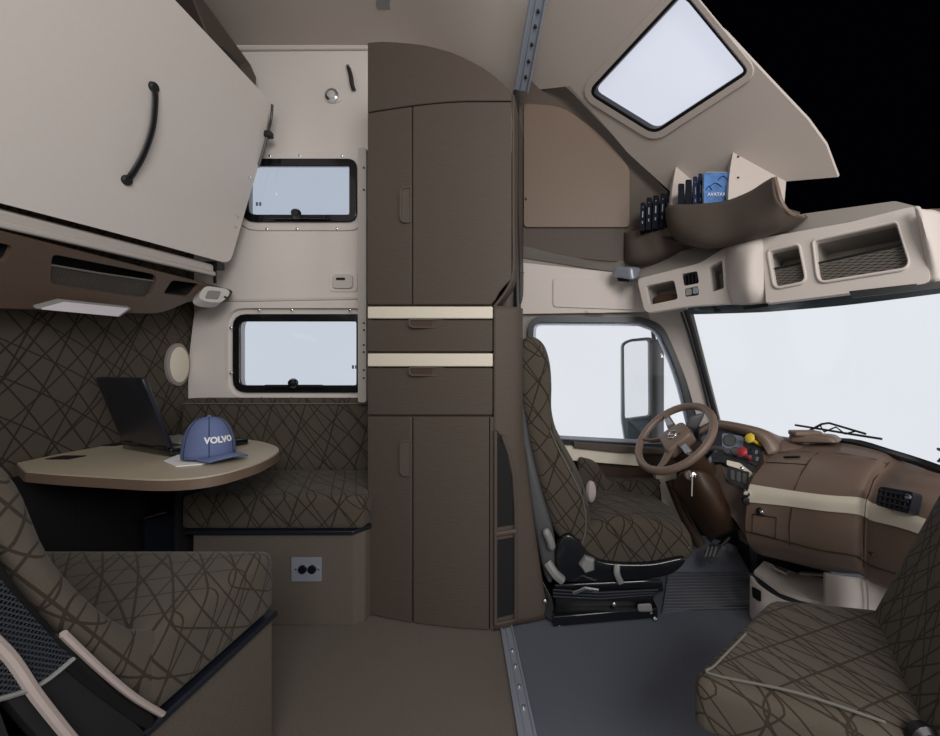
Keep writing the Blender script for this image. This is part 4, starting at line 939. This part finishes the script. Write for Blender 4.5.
# raised ivory stripe, split at the crease
for (u0, u1) in ((0.0, 3.93), (4.02, 7.0)):
    us = [u0+(u1-u0)*i/24 for i in range(25)]
    loft('ivory_stripe', [[toward(dsurf(u, 3, f), .005) for u in us] for f in (.0, .2, .4, .6, .8, 1.0)], 'ivory', db, sub=1, cu=False, cv=False)
def groove(pts, r=.0022, m='brown_deep', nm='panel_joint'):
    bm = bmesh.new(); tube(bm, [toward(dsurf(*p), .0025) for p in pts], r*.8, 5); return link(nm, bm, m, db)
groove([(1.35, 1, .1), (1.25, 1, .6), (1.2, 2, .1), (1.15, 2, .95)])
groove([(1.15, 4, .05), (1.12, 4, .5), (1.15, 4, .95)])
groove([(3.97, 0, .3), (3.97, 1, .1), (3.97, 2, .1), (3.97, 2, .9)]); groove([(3.97, 3, 0), (3.97, 3, 1), (3.97, 4, .5), (3.97, 4, 1), (3.97, 5, 1)])
groove([(u*.2, 4, .87) for u in range(0, 36)])
groove([(.05, 1, .75), (.5, 1, .75), (1.25, 1, .8)])
groove([(.25, 4, .35), (.8, 4, .35), (.8, 4, .85), (.25, 4, .85), (.25, 4, .35)])
groove([(.1, 1, -.0), (1, 1, .05), (2, 1, .05), (3, 1, .1), (4, 1, .1)], .0015)
# slot, vent, knobs
bm = bmesh.new(); tube(bm, [toward(dsurf(u, 1, .38), .004) for u in (.55, .7, .85, .95)], .008, 8, flat=.5); link('grab_slot', bm, 'pocket_dark', db)
vp = [toward(dsurf(*q), .004) for q in ((4.55, 2, .05), (5.75, 2, .05), (5.65, 3, .0), (4.5, 3, -.05))]
vp = [toward(dsurf(5.0, 2, -.30+.0), .004), toward(dsurf(6.35, 2, .08), .004), toward(dsurf(6.3, 2, .98), .004), toward(dsurf(4.95, 2, .62), .004)]
vpl = plane((878, 488, 1.07), (913, 493, .99), (907, 513, .99))
vo = rp([(879, 486), (914, 492), (909, 514), (875, 505)], 4, 4)
vt = panel('air_vent', vo, vpl, .03, 'navy_black', db, bev=.004)
for i in range(3):
    f = .22+.27*i; a = (878+1*(-i), 486+19*f); b = (912-2*i*.8, 492+21*f)
    bm = bmesh.new(); tube(bm, [hit(a[0]+2, a[1]+.3, vpl)-vpl[1]*.004, hit(b[0]-1, b[1], vpl)-vpl[1]*.004], .003, 6); link('vent_slat', bm, 'rubber', vt)
for i in range(6):
    x = 883+5*i; bm = bmesh.new(); tube(bm, [hit(x, 489+.9*i, vpl)-vpl[1]*.004, hit(x-2.5, 505+.9*i, vpl)-vpl[1]*.004], .002, 6); link('vent_slat', bm, 'black', vt)
lth('vent_wheel', [(.006, 0), (.006, .006)], hit(909, 497, vpl), -vpl[1], 'steel', vt, 10)
def pknob(x, y, d, r, nm='knob', m='black', parent=None, ax=(-.35, -1, .1), h=.02):
    return lth(nm, [(r, 0), (r, h*.6), (r*.8, h), (r*.3, h*1.05)], P(x, y, d), ax, m, parent or db, 16)
kb = pknob(761, 511, 1.345, .016); pknob(761, 511, 1.325, .006, 'knob_cap', 'chrome', kb)
kb = pknob(746, 500, 1.385, .015, 'socket_knob'); pknob(746, 493, 1.38, .012, 'socket_knob', 'chrome')
pknob(741.5, 468, 1.40, .005, 'clip', 'chrome')
pknob(870, 553, 1.09, .004, 'latch', 'brown_deep')
# top hood / defrost hump
bm = bmesh.new(); hexa(bm, [P(786, 443, 1.50), P(840, 444, 1.38), P(800, 440, 1.60), P(845, 440, 1.50), P(788, 432, 1.50), P(832, 436, 1.40), P(802, 431, 1.60), P(836, 434, 1.50)], (.3, .3, .5), 6); hm = link('top_hump', bm, 'dash_brown', db)
bm = bmesh.new(); obox(bm, P(805, 433, 1.48), .10, .05, .018); link('hump_box', bm, 'dash_brown', hm, bev=.006)
# instrument hood (driver side)
G = [rowp([(700, 430, 1.80), (720, 424, 1.80), (748, 428, 1.75), (775, 436, 1.70), (800, 442, 1.66)]),
     rowp([(700, 428, 1.70), (716, 421, 1.68), (744, 425, 1.60), (768, 432, 1.54), (781, 444, 1.50)]),
     rowp([(699, 431, 1.64), (714, 424, 1.62), (742, 428, 1.55), (763, 435, 1.50), (778, 452, 1.47)]),
     rowp([(699, 435, 1.66), (714, 429, 1.65), (740, 433, 1.58), (758, 440, 1.52), (768, 455, 1.475)])]
loft('instrument_hood', G, 'dash_brown', db, sub=4, thick=-.004)
ip = plane((702, 430, 1.66), (762, 440, 1.54), (735, 478, 1.52))
cl = panel('instrument_panel', rp([(698, 430), (712, 427), (740, 431), (760, 438), (769, 450), (757, 468), (748, 480), (742, 472), (722, 462), (700, 462)], 3), ip, .05, 'navy_black', db)
panel('gauge_cluster', rp([(722, 433), (744, 437), (742, 458), (722, 452)], 3), ip, -.004, 'gauge_blue', cl, off=-.001)
panel('gauge_cluster', rp([(702, 431), (719, 431), (719, 458), (704, 458)], 3), ip, -.004, 'navy_black', cl, off=-.001)
for (x, y, r) in ((707, 440, .022), (714, 450, .016), (730, 441, .024), (736, 452, .018), (728, 452, .012)):
    p = hit(x, y, ip)-ip[1]*.006; lth('gauge', [(r, 0), (r, .004), (r*.9, .006), (r*.88, .003)], p, -ip[1], 'shell_grey', cl, 20)
panel('switch_bank', rp([(752, 447), (768, 451), (757, 467), (746, 462)], 2), ip, -.006, 'black', cl, off=-.001)
for i in range(4):
    for j in range(2):
        x = 752+3.6*i-2.3*j*1.2; y = 450+.8*i+6.2*j; panel('switch', [(x, y), (x+2.6, y+.5), (x+1.6, y+4.3), (x-1, y+3.8)], ip, -.006, 'gauge_blue' if (i+j) % 2 else 'rubber', cl, off=-.006)
def valve(m, x0, y0, x1, y1, nm, lab):
    a = hit(x1, y1, ip); b = a-ip[1]*.05; b = P(x0, y0, b.y); bm = bmesh.new(); tube(bm, [a, a.lerp(b, .9)], .006, 8); s = link(nm, bm, m, db, label=lab)
    lth('knob_head', [(.006, -.004), (.016, 0), (.020, .008), (.014, .014), (.004, .016)], a.lerp(b, .85), (b-a), m, s, 8)
valve('yellow', 749, 437.5, 760, 445, 'park_brake_knob', 'yellow knob'); valve('red', 741.5, 451, 751, 460, 'trailer_brake_knob', 'red knob')
panel('ivory_strip', rp([(727, 461), (740, 464), (753, 474), (752, 481), (740, 470), (727, 466)], 1.5), ip, -.01, 'ivory', db, off=-.004, bev=.002)
rk = panel('radio_stack', rp([(728, 467), (750, 473), (747, 492), (727, 481)], 2), ip, -.012, 'black', db, off=-.002, bev=.002)
for i in range(3):
    x = 731+6*i; panel('rocker_switch', rp([(x, 471+1.5*i), (x+4, 472+1.5*i), (x+4, 482+2*i), (x, 480+2*i)], 1), ip, -.005, 'shell_grey', rk, off=-.014, bev=.001)
panel('centre_lower_panel', rp([(722, 464), (727, 481), (748, 493), (748, 540), (735, 520), (716, 500), (700, 466)], 3), ip, .03, 'brown_deep', db, off=.004)
bm = bmesh.new(); prism(bm, rowp([(763, 448, 1.53), (782, 450, 1.49), (764, 468, 1.43), (752, 484, 1.40), (748, 506, 1.395), (748, 545, 1.42), (740, 540, 1.56), (738, 500, 1.56), (746, 480, 1.56)]), [], Vector((.02, .06, 0))); link('side_return', bm, 'dash_brown', db)
bm = bmesh.new(); prism(bm, rowp([(764, 434, 1.60), (802, 439, 1.66), (806, 450, 1.42), (778, 455, 1.47), (768, 446, 1.52)]), [], Vector((0, 0, -.02))); link('top_fill', bm, 'dash_brown', db)
# small lever at hub
kn = lth('ignition_stalk', [(.022, 0), (.024, .012), (.016, .02)], P(705, 459, 1.54), (-.4, -1, .2), 'gauge_blue', db, 20)
bm = bmesh.new(); tube(bm, [P(705, 459, 1.52), P(713, 450, 1.47)], .007, 8); link('lever', bm, 'black', kn)
# knee panel / column shroud
G = [rowp([(672, 486, 1.60), (682, 472, 1.55), (697, 470, 1.50), (712, 478, 1.52), (722, 490, 1.60)]),
     rowp([(684, 500, 1.60), (693, 492, 1.52), (706, 490, 1.47), (720, 496, 1.49), (729, 506, 1.58)]),
     rowp([(700, 525, 1.60), (706, 518, 1.52), (718, 514, 1.47), (731, 516, 1.49), (738, 524, 1.58)]),
     rowp([(712, 541, 1.62), (717, 536, 1.55), (727, 531, 1.51), (737, 528, 1.53), (742, 534, 1.60)])]
loft('column_shroud', G, 'brown_deep', db, sub=4, thick=-.01)
bm = bmesh.new(); lathe(bm, [(.030, 0), (.032, .01), (.026, .016)], P(692.5, 475, 1.515), (-.2, -1, .25), 20, (1.0, .75)); ig = link('ignition_plate', bm, 'brown_light', db)
lth('ignition_lock', [(.012, 0), (.012, .010), (.006, .012)], P(692.5, 475, 1.50), (-.2, -1, .25), 'chrome', ig, 16)
bm = bmesh.new(); tube(bm, [P(692.5, 476, 1.48), P(692, 496, 1.475)], .0035, 6); link('key', bm, 'chrome', ig)
# inner footwell
bm = bmesh.new(); prism(bm, rowp([(680, 470, 1.78), (695, 480, 1.72), (745, 505, 1.66), (752, 575, 1.72), (735, 548, 1.80), (700, 540, 1.84), (686, 535, 1.84)]), [], Vector((.05, .02, 0))); link('footwell_panel', bm, 'black', db)
bm = bmesh.new(); tube(bm, catmull([P(670, 480, 1.72), P(682, 510, 1.68), P(700, 545, 1.66)], 4), .022, 10); link('side_bolster', bm, 'brown_deep', db)
# pedals
pd = thing('pedal', 'grey ribbed pedal in the driver footwell', 'pedal', P(717, 556, 1.6))
pp3 = plane((705, 550, 1.66), (724, 545, 1.60), (712, 560, 1.60))
pdl = panel('pad', rp([(703, 552), (711, 543), (723, 545), (716, 556), (707, 562)], 2), pp3, .02, 'shell_grey', pd, bev=.003)
for i in range(3): panel('grip_rib', [(708+4*i, 547), (709.5+4*i, 547), (706.5+4*i, 557), (705+4*i, 557)], pp3, -.003, 'grey_plastic', pdl, off=-.001)
bm = bmesh.new(); tube(bm, [P(717, 549, 1.63), P(728, 538, 1.68)], .01, 8); link('arm', bm, 'black', pd)
# cream lower console under the dash
lc = thing('lower_console', 'cream storage console standing under the brown dashboard', 'console', P(800, 620, 1.35))
G = [rowp([(753, 576, 1.46), (760, 585, 1.40), (778, 597, 1.33), (798, 605, 1.27), (830, 613, 1.23), (862, 618, 1.20), (872, 619, 1.19)]),
     rowp([(753, 584, 1.44), (760, 592, 1.39), (778, 604, 1.32), (798, 612, 1.26), (830, 619, 1.21), (862, 624, 1.18), (875, 626, 1.17)]),
     rowp([(753, 598, 1.42), (760, 605, 1.37), (776, 615, 1.31), (796, 622, 1.26), (826, 628, 1.21), (858, 634, 1.18), (875, 640, 1.17)]),
     rowp([(753, 618, 1.425), (759, 622, 1.385), (775, 633, 1.33), (794, 645, 1.285), (820, 656, 1.235), (850, 670, 1.18), (875, 680, 1.14)])]
loft('front_shell', G, 'cream_vinyl', lc, sub=4, thick=.012)
bm = bmesh.new(); prism(bm, [P(754, 571, 1.46), P(780, 590, 1.345), P(800, 597, 1.285), P(830, 604, 1.25), P(832, 580, 1.39), P(800, 574, 1.47), P(764, 561, 1.54)], [], Vector((0, 0, -.012))); link('tray', bm, 'cream_vinyl', lc)
bm = bmesh.new(); prism(bm, rowp([(757, 551, 1.60), (790, 560, 1.60), (830, 570, 1.44), (830, 592, 1.46), (790, 585, 1.63), (757, 566, 1.64)]), [], Vector((.02, .02, 0))); link('inner_wall', bm, 'black', lc)
bm = bmesh.new(); tube(bm, [P(772, 566, 1.46), P(788, 573, 1.40)], .008, 6); tube(bm, [P(800, 573, 1.40), P(826, 575, 1.34)], .006, 6); link('tray_clips', bm, 'chrome', lc)
G = [rowp([(826, 572, 1.22), (845, 576, 1.17), (866, 578, 1.15), (885, 584, 1.12), (915, 594, 1.05)]),
     rowp([(826, 590, 1.22), (845, 594, 1.16), (864, 598, 1.14), (885, 602, 1.11), (915, 606, 1.05)]),
     rowp([(826, 612, 1.22), (845, 620, 1.16), (864, 630, 1.14), (885, 640, 1.11), (915, 650, 1.05)])]
loft('right_cheek', G, 'cream_vinyl', lc, sub=4, thick=.01)
sp_ = plane((756, 585, 1.40), (768, 592, 1.345), (757, 600, 1.39))
panel('side_slot', rp([(757, 586), (766, 591), (766, 602), (758, 597)], 2), sp_, .004, 'black', lc, off=-.022)
bm = bmesh.new(); tube(bm, [P(867, 580, 1.12), P(868, 600, 1.115), P(868, 622, 1.11)], .0022, 5); link('panel_joint', bm, 'cream_dark', lc)
# steering wheel
sw = thing('steering_wheel', 'brown four spoke steering wheel with round emblem', 'steering wheel', P(674, 437, 1.50))
wc_ = P(674, 437, 1.50); best = None
for ik in range(-20, 41):
    for ih in range(0, 61):
        A_v = P(709.5, 413, 1.5+ik*.005)-wc_; B_v = P(661, 417, 1.5+ih*.005)-wc_
        cst = abs(A_v.length-B_v.length)+abs(A_v.dot(B_v))/.16
        if best is None or cst < best[0]: best = (cst, A_v, B_v)
mj, mn = best[1], best[2]; R1 = mj.length; mj.normalize(); mn = (mn-mj*mn.dot(mj)).normalized()
nrm = mj.cross(mn).normalized(); nrm = nrm if nrm.y < 0 else -nrm
e2 = mj; e1 = mn*(1 if mn.cross(mj).dot(nrm) > 0 else -1); print('WHEEL', R1, best[0], nrm)
def wpt(a, r, h=0): return wc_+(e1*math.cos(a)+e2*math.sin(a))*R1*r+nrm*h
bm = bmesh.new(); tube(bm, [wpt(2*math.pi*i/48, 1) for i in range(48)], .0145, 12, closed=True); link('rim', bm, 'dash_brown', sw)
def hp_(u, v, h): return wc_+e1*R1*u+e2*R1*v+nrm*h
bm = bmesh.new(); hexa(bm, [hp_(-.40, -.36, -.04), hp_(.40, -.36, -.04), hp_(-.33, .40, -.04), hp_(.33, .40, -.04), hp_(-.38, -.34, .012), hp_(.38, -.34, .012), hp_(-.30, .38, .012), hp_(.30, .38, .012)], (.35, .35, .5), 7); hub = link('hub_pad', bm, 'dash_brown', sw)
for (a, u, v) in ((math.radians(8), .35, .08), (math.radians(172), -.35, .08), (math.radians(-48), .26, -.26), (math.radians(-132), -.26, -.26)):
    bm = bmesh.new(); tube(bm, [hp_(u, v, -.012), wpt(a, .7, -.012), wpt(a, .98, 0)], [.024, .019, .013], 8, flat=.45); spk = link('spoke', bm, 'brown_light', sw)
    if abs(u) > .3:
        bm = bmesh.new(); obox(bm, wpt(a, .62, .002), .045, .022, .008, (e1, e2, nrm)); link('button_pad', bm, 'steel', spk, bev=.002)
bm = bmesh.new(); tube(bm, [wc_-e2*R1*.0+nrm*.014+(e1*math.cos(t)+e2*math.sin(t))*.018 for t in [2*math.pi*i/24 for i in range(24)]], .0026, 6, closed=True)
ar = wc_+nrm*.014; dg_ = (e1*.55+e2*.83).normalized(); tube(bm, [ar+dg_*.017, ar+dg_*.032], .0026, 6); tube(bm, [ar+dg_*.034-e1*.008, ar+dg_*.034, ar+dg_*.026+e1*.002], .002, 6)
tube(bm, [ar-e1*.018+e2*.012*-1, ar+e1*.018+e2*-.012*-1], .002, 6); link('emblem', bm, 'chrome', hub)
bm = bmesh.new(); tube(bm, [wc_-nrm*.035, wc_-nrm*.18+Vector((.02, .02, -.02))], [.06, .055], 16); link('column', bm, 'brown_deep', sw)
bm = bmesh.new(); tube(bm, catmull([wc_-nrm*.08+e1*.05, hp_(.55, .5, -.06), hp_(.75, .75, -.07)], 4), .008, 8); link('stalk', bm, 'shell_grey', sw)
bm = bmesh.new(); hexa(bm, [P(684, 428, 1.66), P(697, 430, 1.66), P(684, 428, 1.70), P(697, 430, 1.70), P(690, 416, 1.66), P(706, 412, 1.66), P(690, 416, 1.70), P(706, 412, 1.70)], .5, 5); link('adjust_lever', bm, 'shell_grey', sw)
# ribbed rubber mat
mt = [Q(x, y, .0) for x, y in ((668, 577), (700, 562), (760, 558), (780, 600), (662, 614))]
mat_o = thing('rubber_floor_mat', 'ribbed dark rubber mat in front of the driver seat', 'mat', sum(mt, Vector())/5)
bm = bmesh.new(); prism(bm, [p+Vector((0, 0, .001)) for p in mt], [], Vector((0, 0, .006))); mb = link('mat_base', bm, 'cab_carpet', mat_o)
bm = bmesh.new()
for i in range(13):
    y = 572+i*3.1; a = Q(668-(i*.4), y, .007); b = Q(752+i*1.6, y-2, .007); tube(bm, [a, b], .0035, 6)
link('ribs', bm, 'shell_grey', mb)

# ================================================================== DRIVER SEAT
ds = thing('driver_seat', 'patterned driver seat with high backrest on a black suspension base', 'seat', P(610, 626, 1.5))
d0 = 1.44
prof = pxprof([(516, 350), (520, 340), (532, 336), (543, 344), (549, 362), (551, 385), (551, 412), (556, 436), (568, 460), (580, 482), (589, 505), (591, 530), (584, 546), (566, 546), (553, 530), (543, 500), (532, 460), (523, 420), (517, 385)], d0)
softprism('backrest', prof, 'Y', d0, 1.80, .035, 'fabric', ds, crown=.006)
prof = pxprof([(520, 385), (524, 408), (531, 448), (542, 492), (553, 530), (556, 560), (552, 583), (544, 575), (536, 540), (527, 490), (520, 430), (517, 395)], d0)
softprism('back_shell', prof, 'Y', d0-.008, 1.80, .02, 'shell_grey', ds)
prof = pxprof([(572, 560), (577, 540), (590, 526), (615, 519), (645, 520), (674, 525), (690, 533), (695, 547), (690, 562), (650, 570), (600, 573)], d0)
softprism('seat_cushion', prof, 'Y', d0, 1.82, .035, 'fabric', ds, crown=.008)
bm = bmesh.new(); tube(bm, catmull([P(x, y, d0+.004) for x, y in ((578, 552), (590, 541), (615, 535), (648, 535), (675, 541), (690, 548))], 5), .0028, 6)
tube(bm, catmull([P(x, y, d0+.002) for x, y in ((582, 545), (586, 525), (583, 500), (572, 475), (560, 452), (550, 430))], 5), .0022, 6); link('piping', bm, 'seam', ds)
prof = pxprof([(578, 462), (586, 459), (597, 464), (606, 478), (612, 480), (654, 480), (659, 483), (662, 516), (655, 524), (600, 526), (580, 500)], 1.78)
softprism('far_armrest', prof, 'Y', 1.76, 1.835, .015, 'fabric', ds)
lth('armrest_pivot', [(.035, 0), (.035, -.012), (.028, -.018)], P(590, 491, 1.60), (-.5, 1, 0), 'pink_trim', ds, 24, (.6, 1.2))
prof = pxprof([(556, 562), (557, 546), (566, 535), (577, 540), (590, 555), (608, 563), (650, 564), (684, 558), (680, 569), (660, 578), (600, 583), (562, 581)], 1.42)
sc2 = softprism('side_cover', prof, 'Y', 1.42, 1.46, .008, 'black_gloss', ds, n=3)
lth('recline_knob', [(.030, 0), (.030, .014), (.022, .022)], P(587, 563, 1.42), (0, -1, 0), 'grey_plastic', ds, 5, (1, 1.05))
bm = bmesh.new(); tube(bm, catmull([P(617, 565, 1.41), P(617, 574, 1.40), P(621, 583, 1.405)], 4), .011, 8, flat=.6); link('height_lever', bm, 'grey_plastic', ds)
bm = bmesh.new(); tube(bm, catmull([P(545, 529, 1.41), P(550, 540, 1.41), P(552, 549, 1.42)], 4), [.008]+[.014]*7+[.008], 8); tube(bm, catmull([P(547, 562, 1.42), P(555, 574, 1.41), P(562, 580, 1.42)], 4), .016, 8); link('hinge_cover', bm, 'grey_plastic', ds)
bm = bmesh.new()
obox(bm, P(600, 580, 1.60)+Vector((0, 0, -.01)), .34, .30, .05); link('seat_pan', bm, 'black', ds, bev=.01)
bm = bmesh.new(); hexa(bm, [P(556, 592, 1.42), P(664, 592, 1.42), P(556, 592, 1.76), P(664, 592, 1.76), P(553, 584, 1.42), P(662, 579, 1.42), P(553, 584, 1.76), P(662, 579, 1.76)], (.05, .05, .5), 5); link('upper_frame', bm, 'black_gloss', ds)
for i in range(3):
    bm = bmesh.new(); tube(bm, [P(553, 590+3.3*i, 1.415), P(600, 593+3*i, 1.40), P(658-3*i, 590+2.5*i, 1.415)], .0045, 6); link('bellows_fold', bm, 'navy_black', ds)
bm = bmesh.new(); hexa(bm, [P(556, 612, 1.43), P(650, 607, 1.43), P(556, 612, 1.74), P(650, 607, 1.74), P(554, 598, 1.43), P(655, 596, 1.43), P(554, 598, 1.74), P(655, 596, 1.74)], (.05, .05, .3), 4); link('suspension_box', bm, 'black', ds)
bm = bmesh.new(); a = Q(553, 627, .004); b = Q(658, 618, .004)
prism(bm, [a, b, b+Vector((.0, .26, 0)), a+Vector((0, .24, 0))], [], Vector((0, 0, .035))); link('floor_rail', bm, 'black_gloss', ds, bev=.004)
bm = bmesh.new(); prism(bm, rowp([(542, 580, 1.44), (552, 598, 1.42), (556, 624, 1.395), (548, 620, 1.40), (536, 604, 1.43)]), [], Vector((0, .22, 0))); link('rear_bracket', bm, 'black', ds, bev=.003)
for x, y, d in ((559, 625, 1.38), (655, 619, 1.405), (614, 604, 1.41), (545, 601, 1.41)): lth('bolt', [(.008, 0), (.008, .006), (.003, .009)], P(x, y, d), (0, -1, 0), 'chrome', ds, 8)
bm = bmesh.new(); hexa(bm, [P(638, 612, 1.40), P(653, 612, 1.40), P(638, 612, 1.43), P(653, 612, 1.43), P(637, 604, 1.40), P(651, 603, 1.40), P(637, 604, 1.43), P(651, 603, 1.43)], .4, 4); link('slide_tab', bm, 'grey_plastic', ds)
bm = bmesh.new(); tube(bm, [P(573, 593, 1.40), P(585, 588, 1.39), P(598, 590, 1.40)], .006, 8); link('release_bar', bm, 'chrome', ds)
bm = bmesh.new(); obox(bm, Vector((.03, 1.60, .03)), .28, .22, .06); link('base_block', bm, 'black', ds)

# ================================================================== PASSENGER SEAT (turned toward the sleeper)
pz = .355
A3, B3, C3_, D3 = Vector((.258, .70, 0)), Vector((.53, .92, 0)), Vector((.78, .90, 0)), Vector((.585, .59, 0))
psx = thing('passenger_seat', 'patterned passenger seat at lower right turned to face the sleeper', 'seat', (.53, .77, 0))
def up_(p, z): return Vector((p.x, p.y, z))
cushion('seat_cushion', [up_(A3, .25), up_(D3, .235), up_(B3, .25), up_(C3_, .235), up_(A3, pz-.005), up_(D3, pz-.02), up_(B3, pz+.012), up_(C3_, pz)], 'fabric_seat', psx, r=(.22, .20, .42), n=12, bulge=.04)
bm = bmesh.new(); tube(bm, catmull([A3.lerp(B3, .5)+Vector((.018, -.010, pz+.004)), A3.lerp(B3, .15)+Vector((.020, -.008, pz-.002)), A3.lerp(D3, .12)+Vector((.004, .018, pz-.004)), A3.lerp(D3, .5)+Vector((0, .012, pz+.002)), D3+Vector((-.05, .03, pz-.014))], 5), .0022, 6)
link('piping', bm, 'seam', psx)
ln = Vector((.20, -.10, 0)); th_ = Vector((.085, -.035, 0))
Cb, Db = C3_-Vector((.075, -.01, 0)), D3-Vector((.03, -.0, 0))
cushion('backrest', [up_(Db, .26), up_(Db+th_, .26), up_(Cb, .26), up_(Cb+th_, .26), up_(Db+ln, .83), up_(Db+ln+th_, .83), up_(Cb+ln, .83), up_(Cb+ln+th_, .83)], 'fabric_seat', psx, r=(.5, .18, .10), n=12)
bm = bmesh.new(); obox(bm, (.53, .77, .225), .26, .22, .05, (Vector((.8, -.5, 0)).normalized(), Vector((.5, .8, 0)).normalized(), Vector((0, 0, 1)))); link('seat_pan', bm, 'black', psx, bev=.01)
lth('pedestal', [(.13, .001), (.13, .02), (.07, .05), (.06, .20), (.10, .21)], (.53, .77, 0), (0, 0, 1), 'black', psx, 20)
lth('recline_knob', [(.022, 0), (.022, .012), (.015, .018)], P(918, 734, .61), (0, -1, 0), 'black', psx, 16)
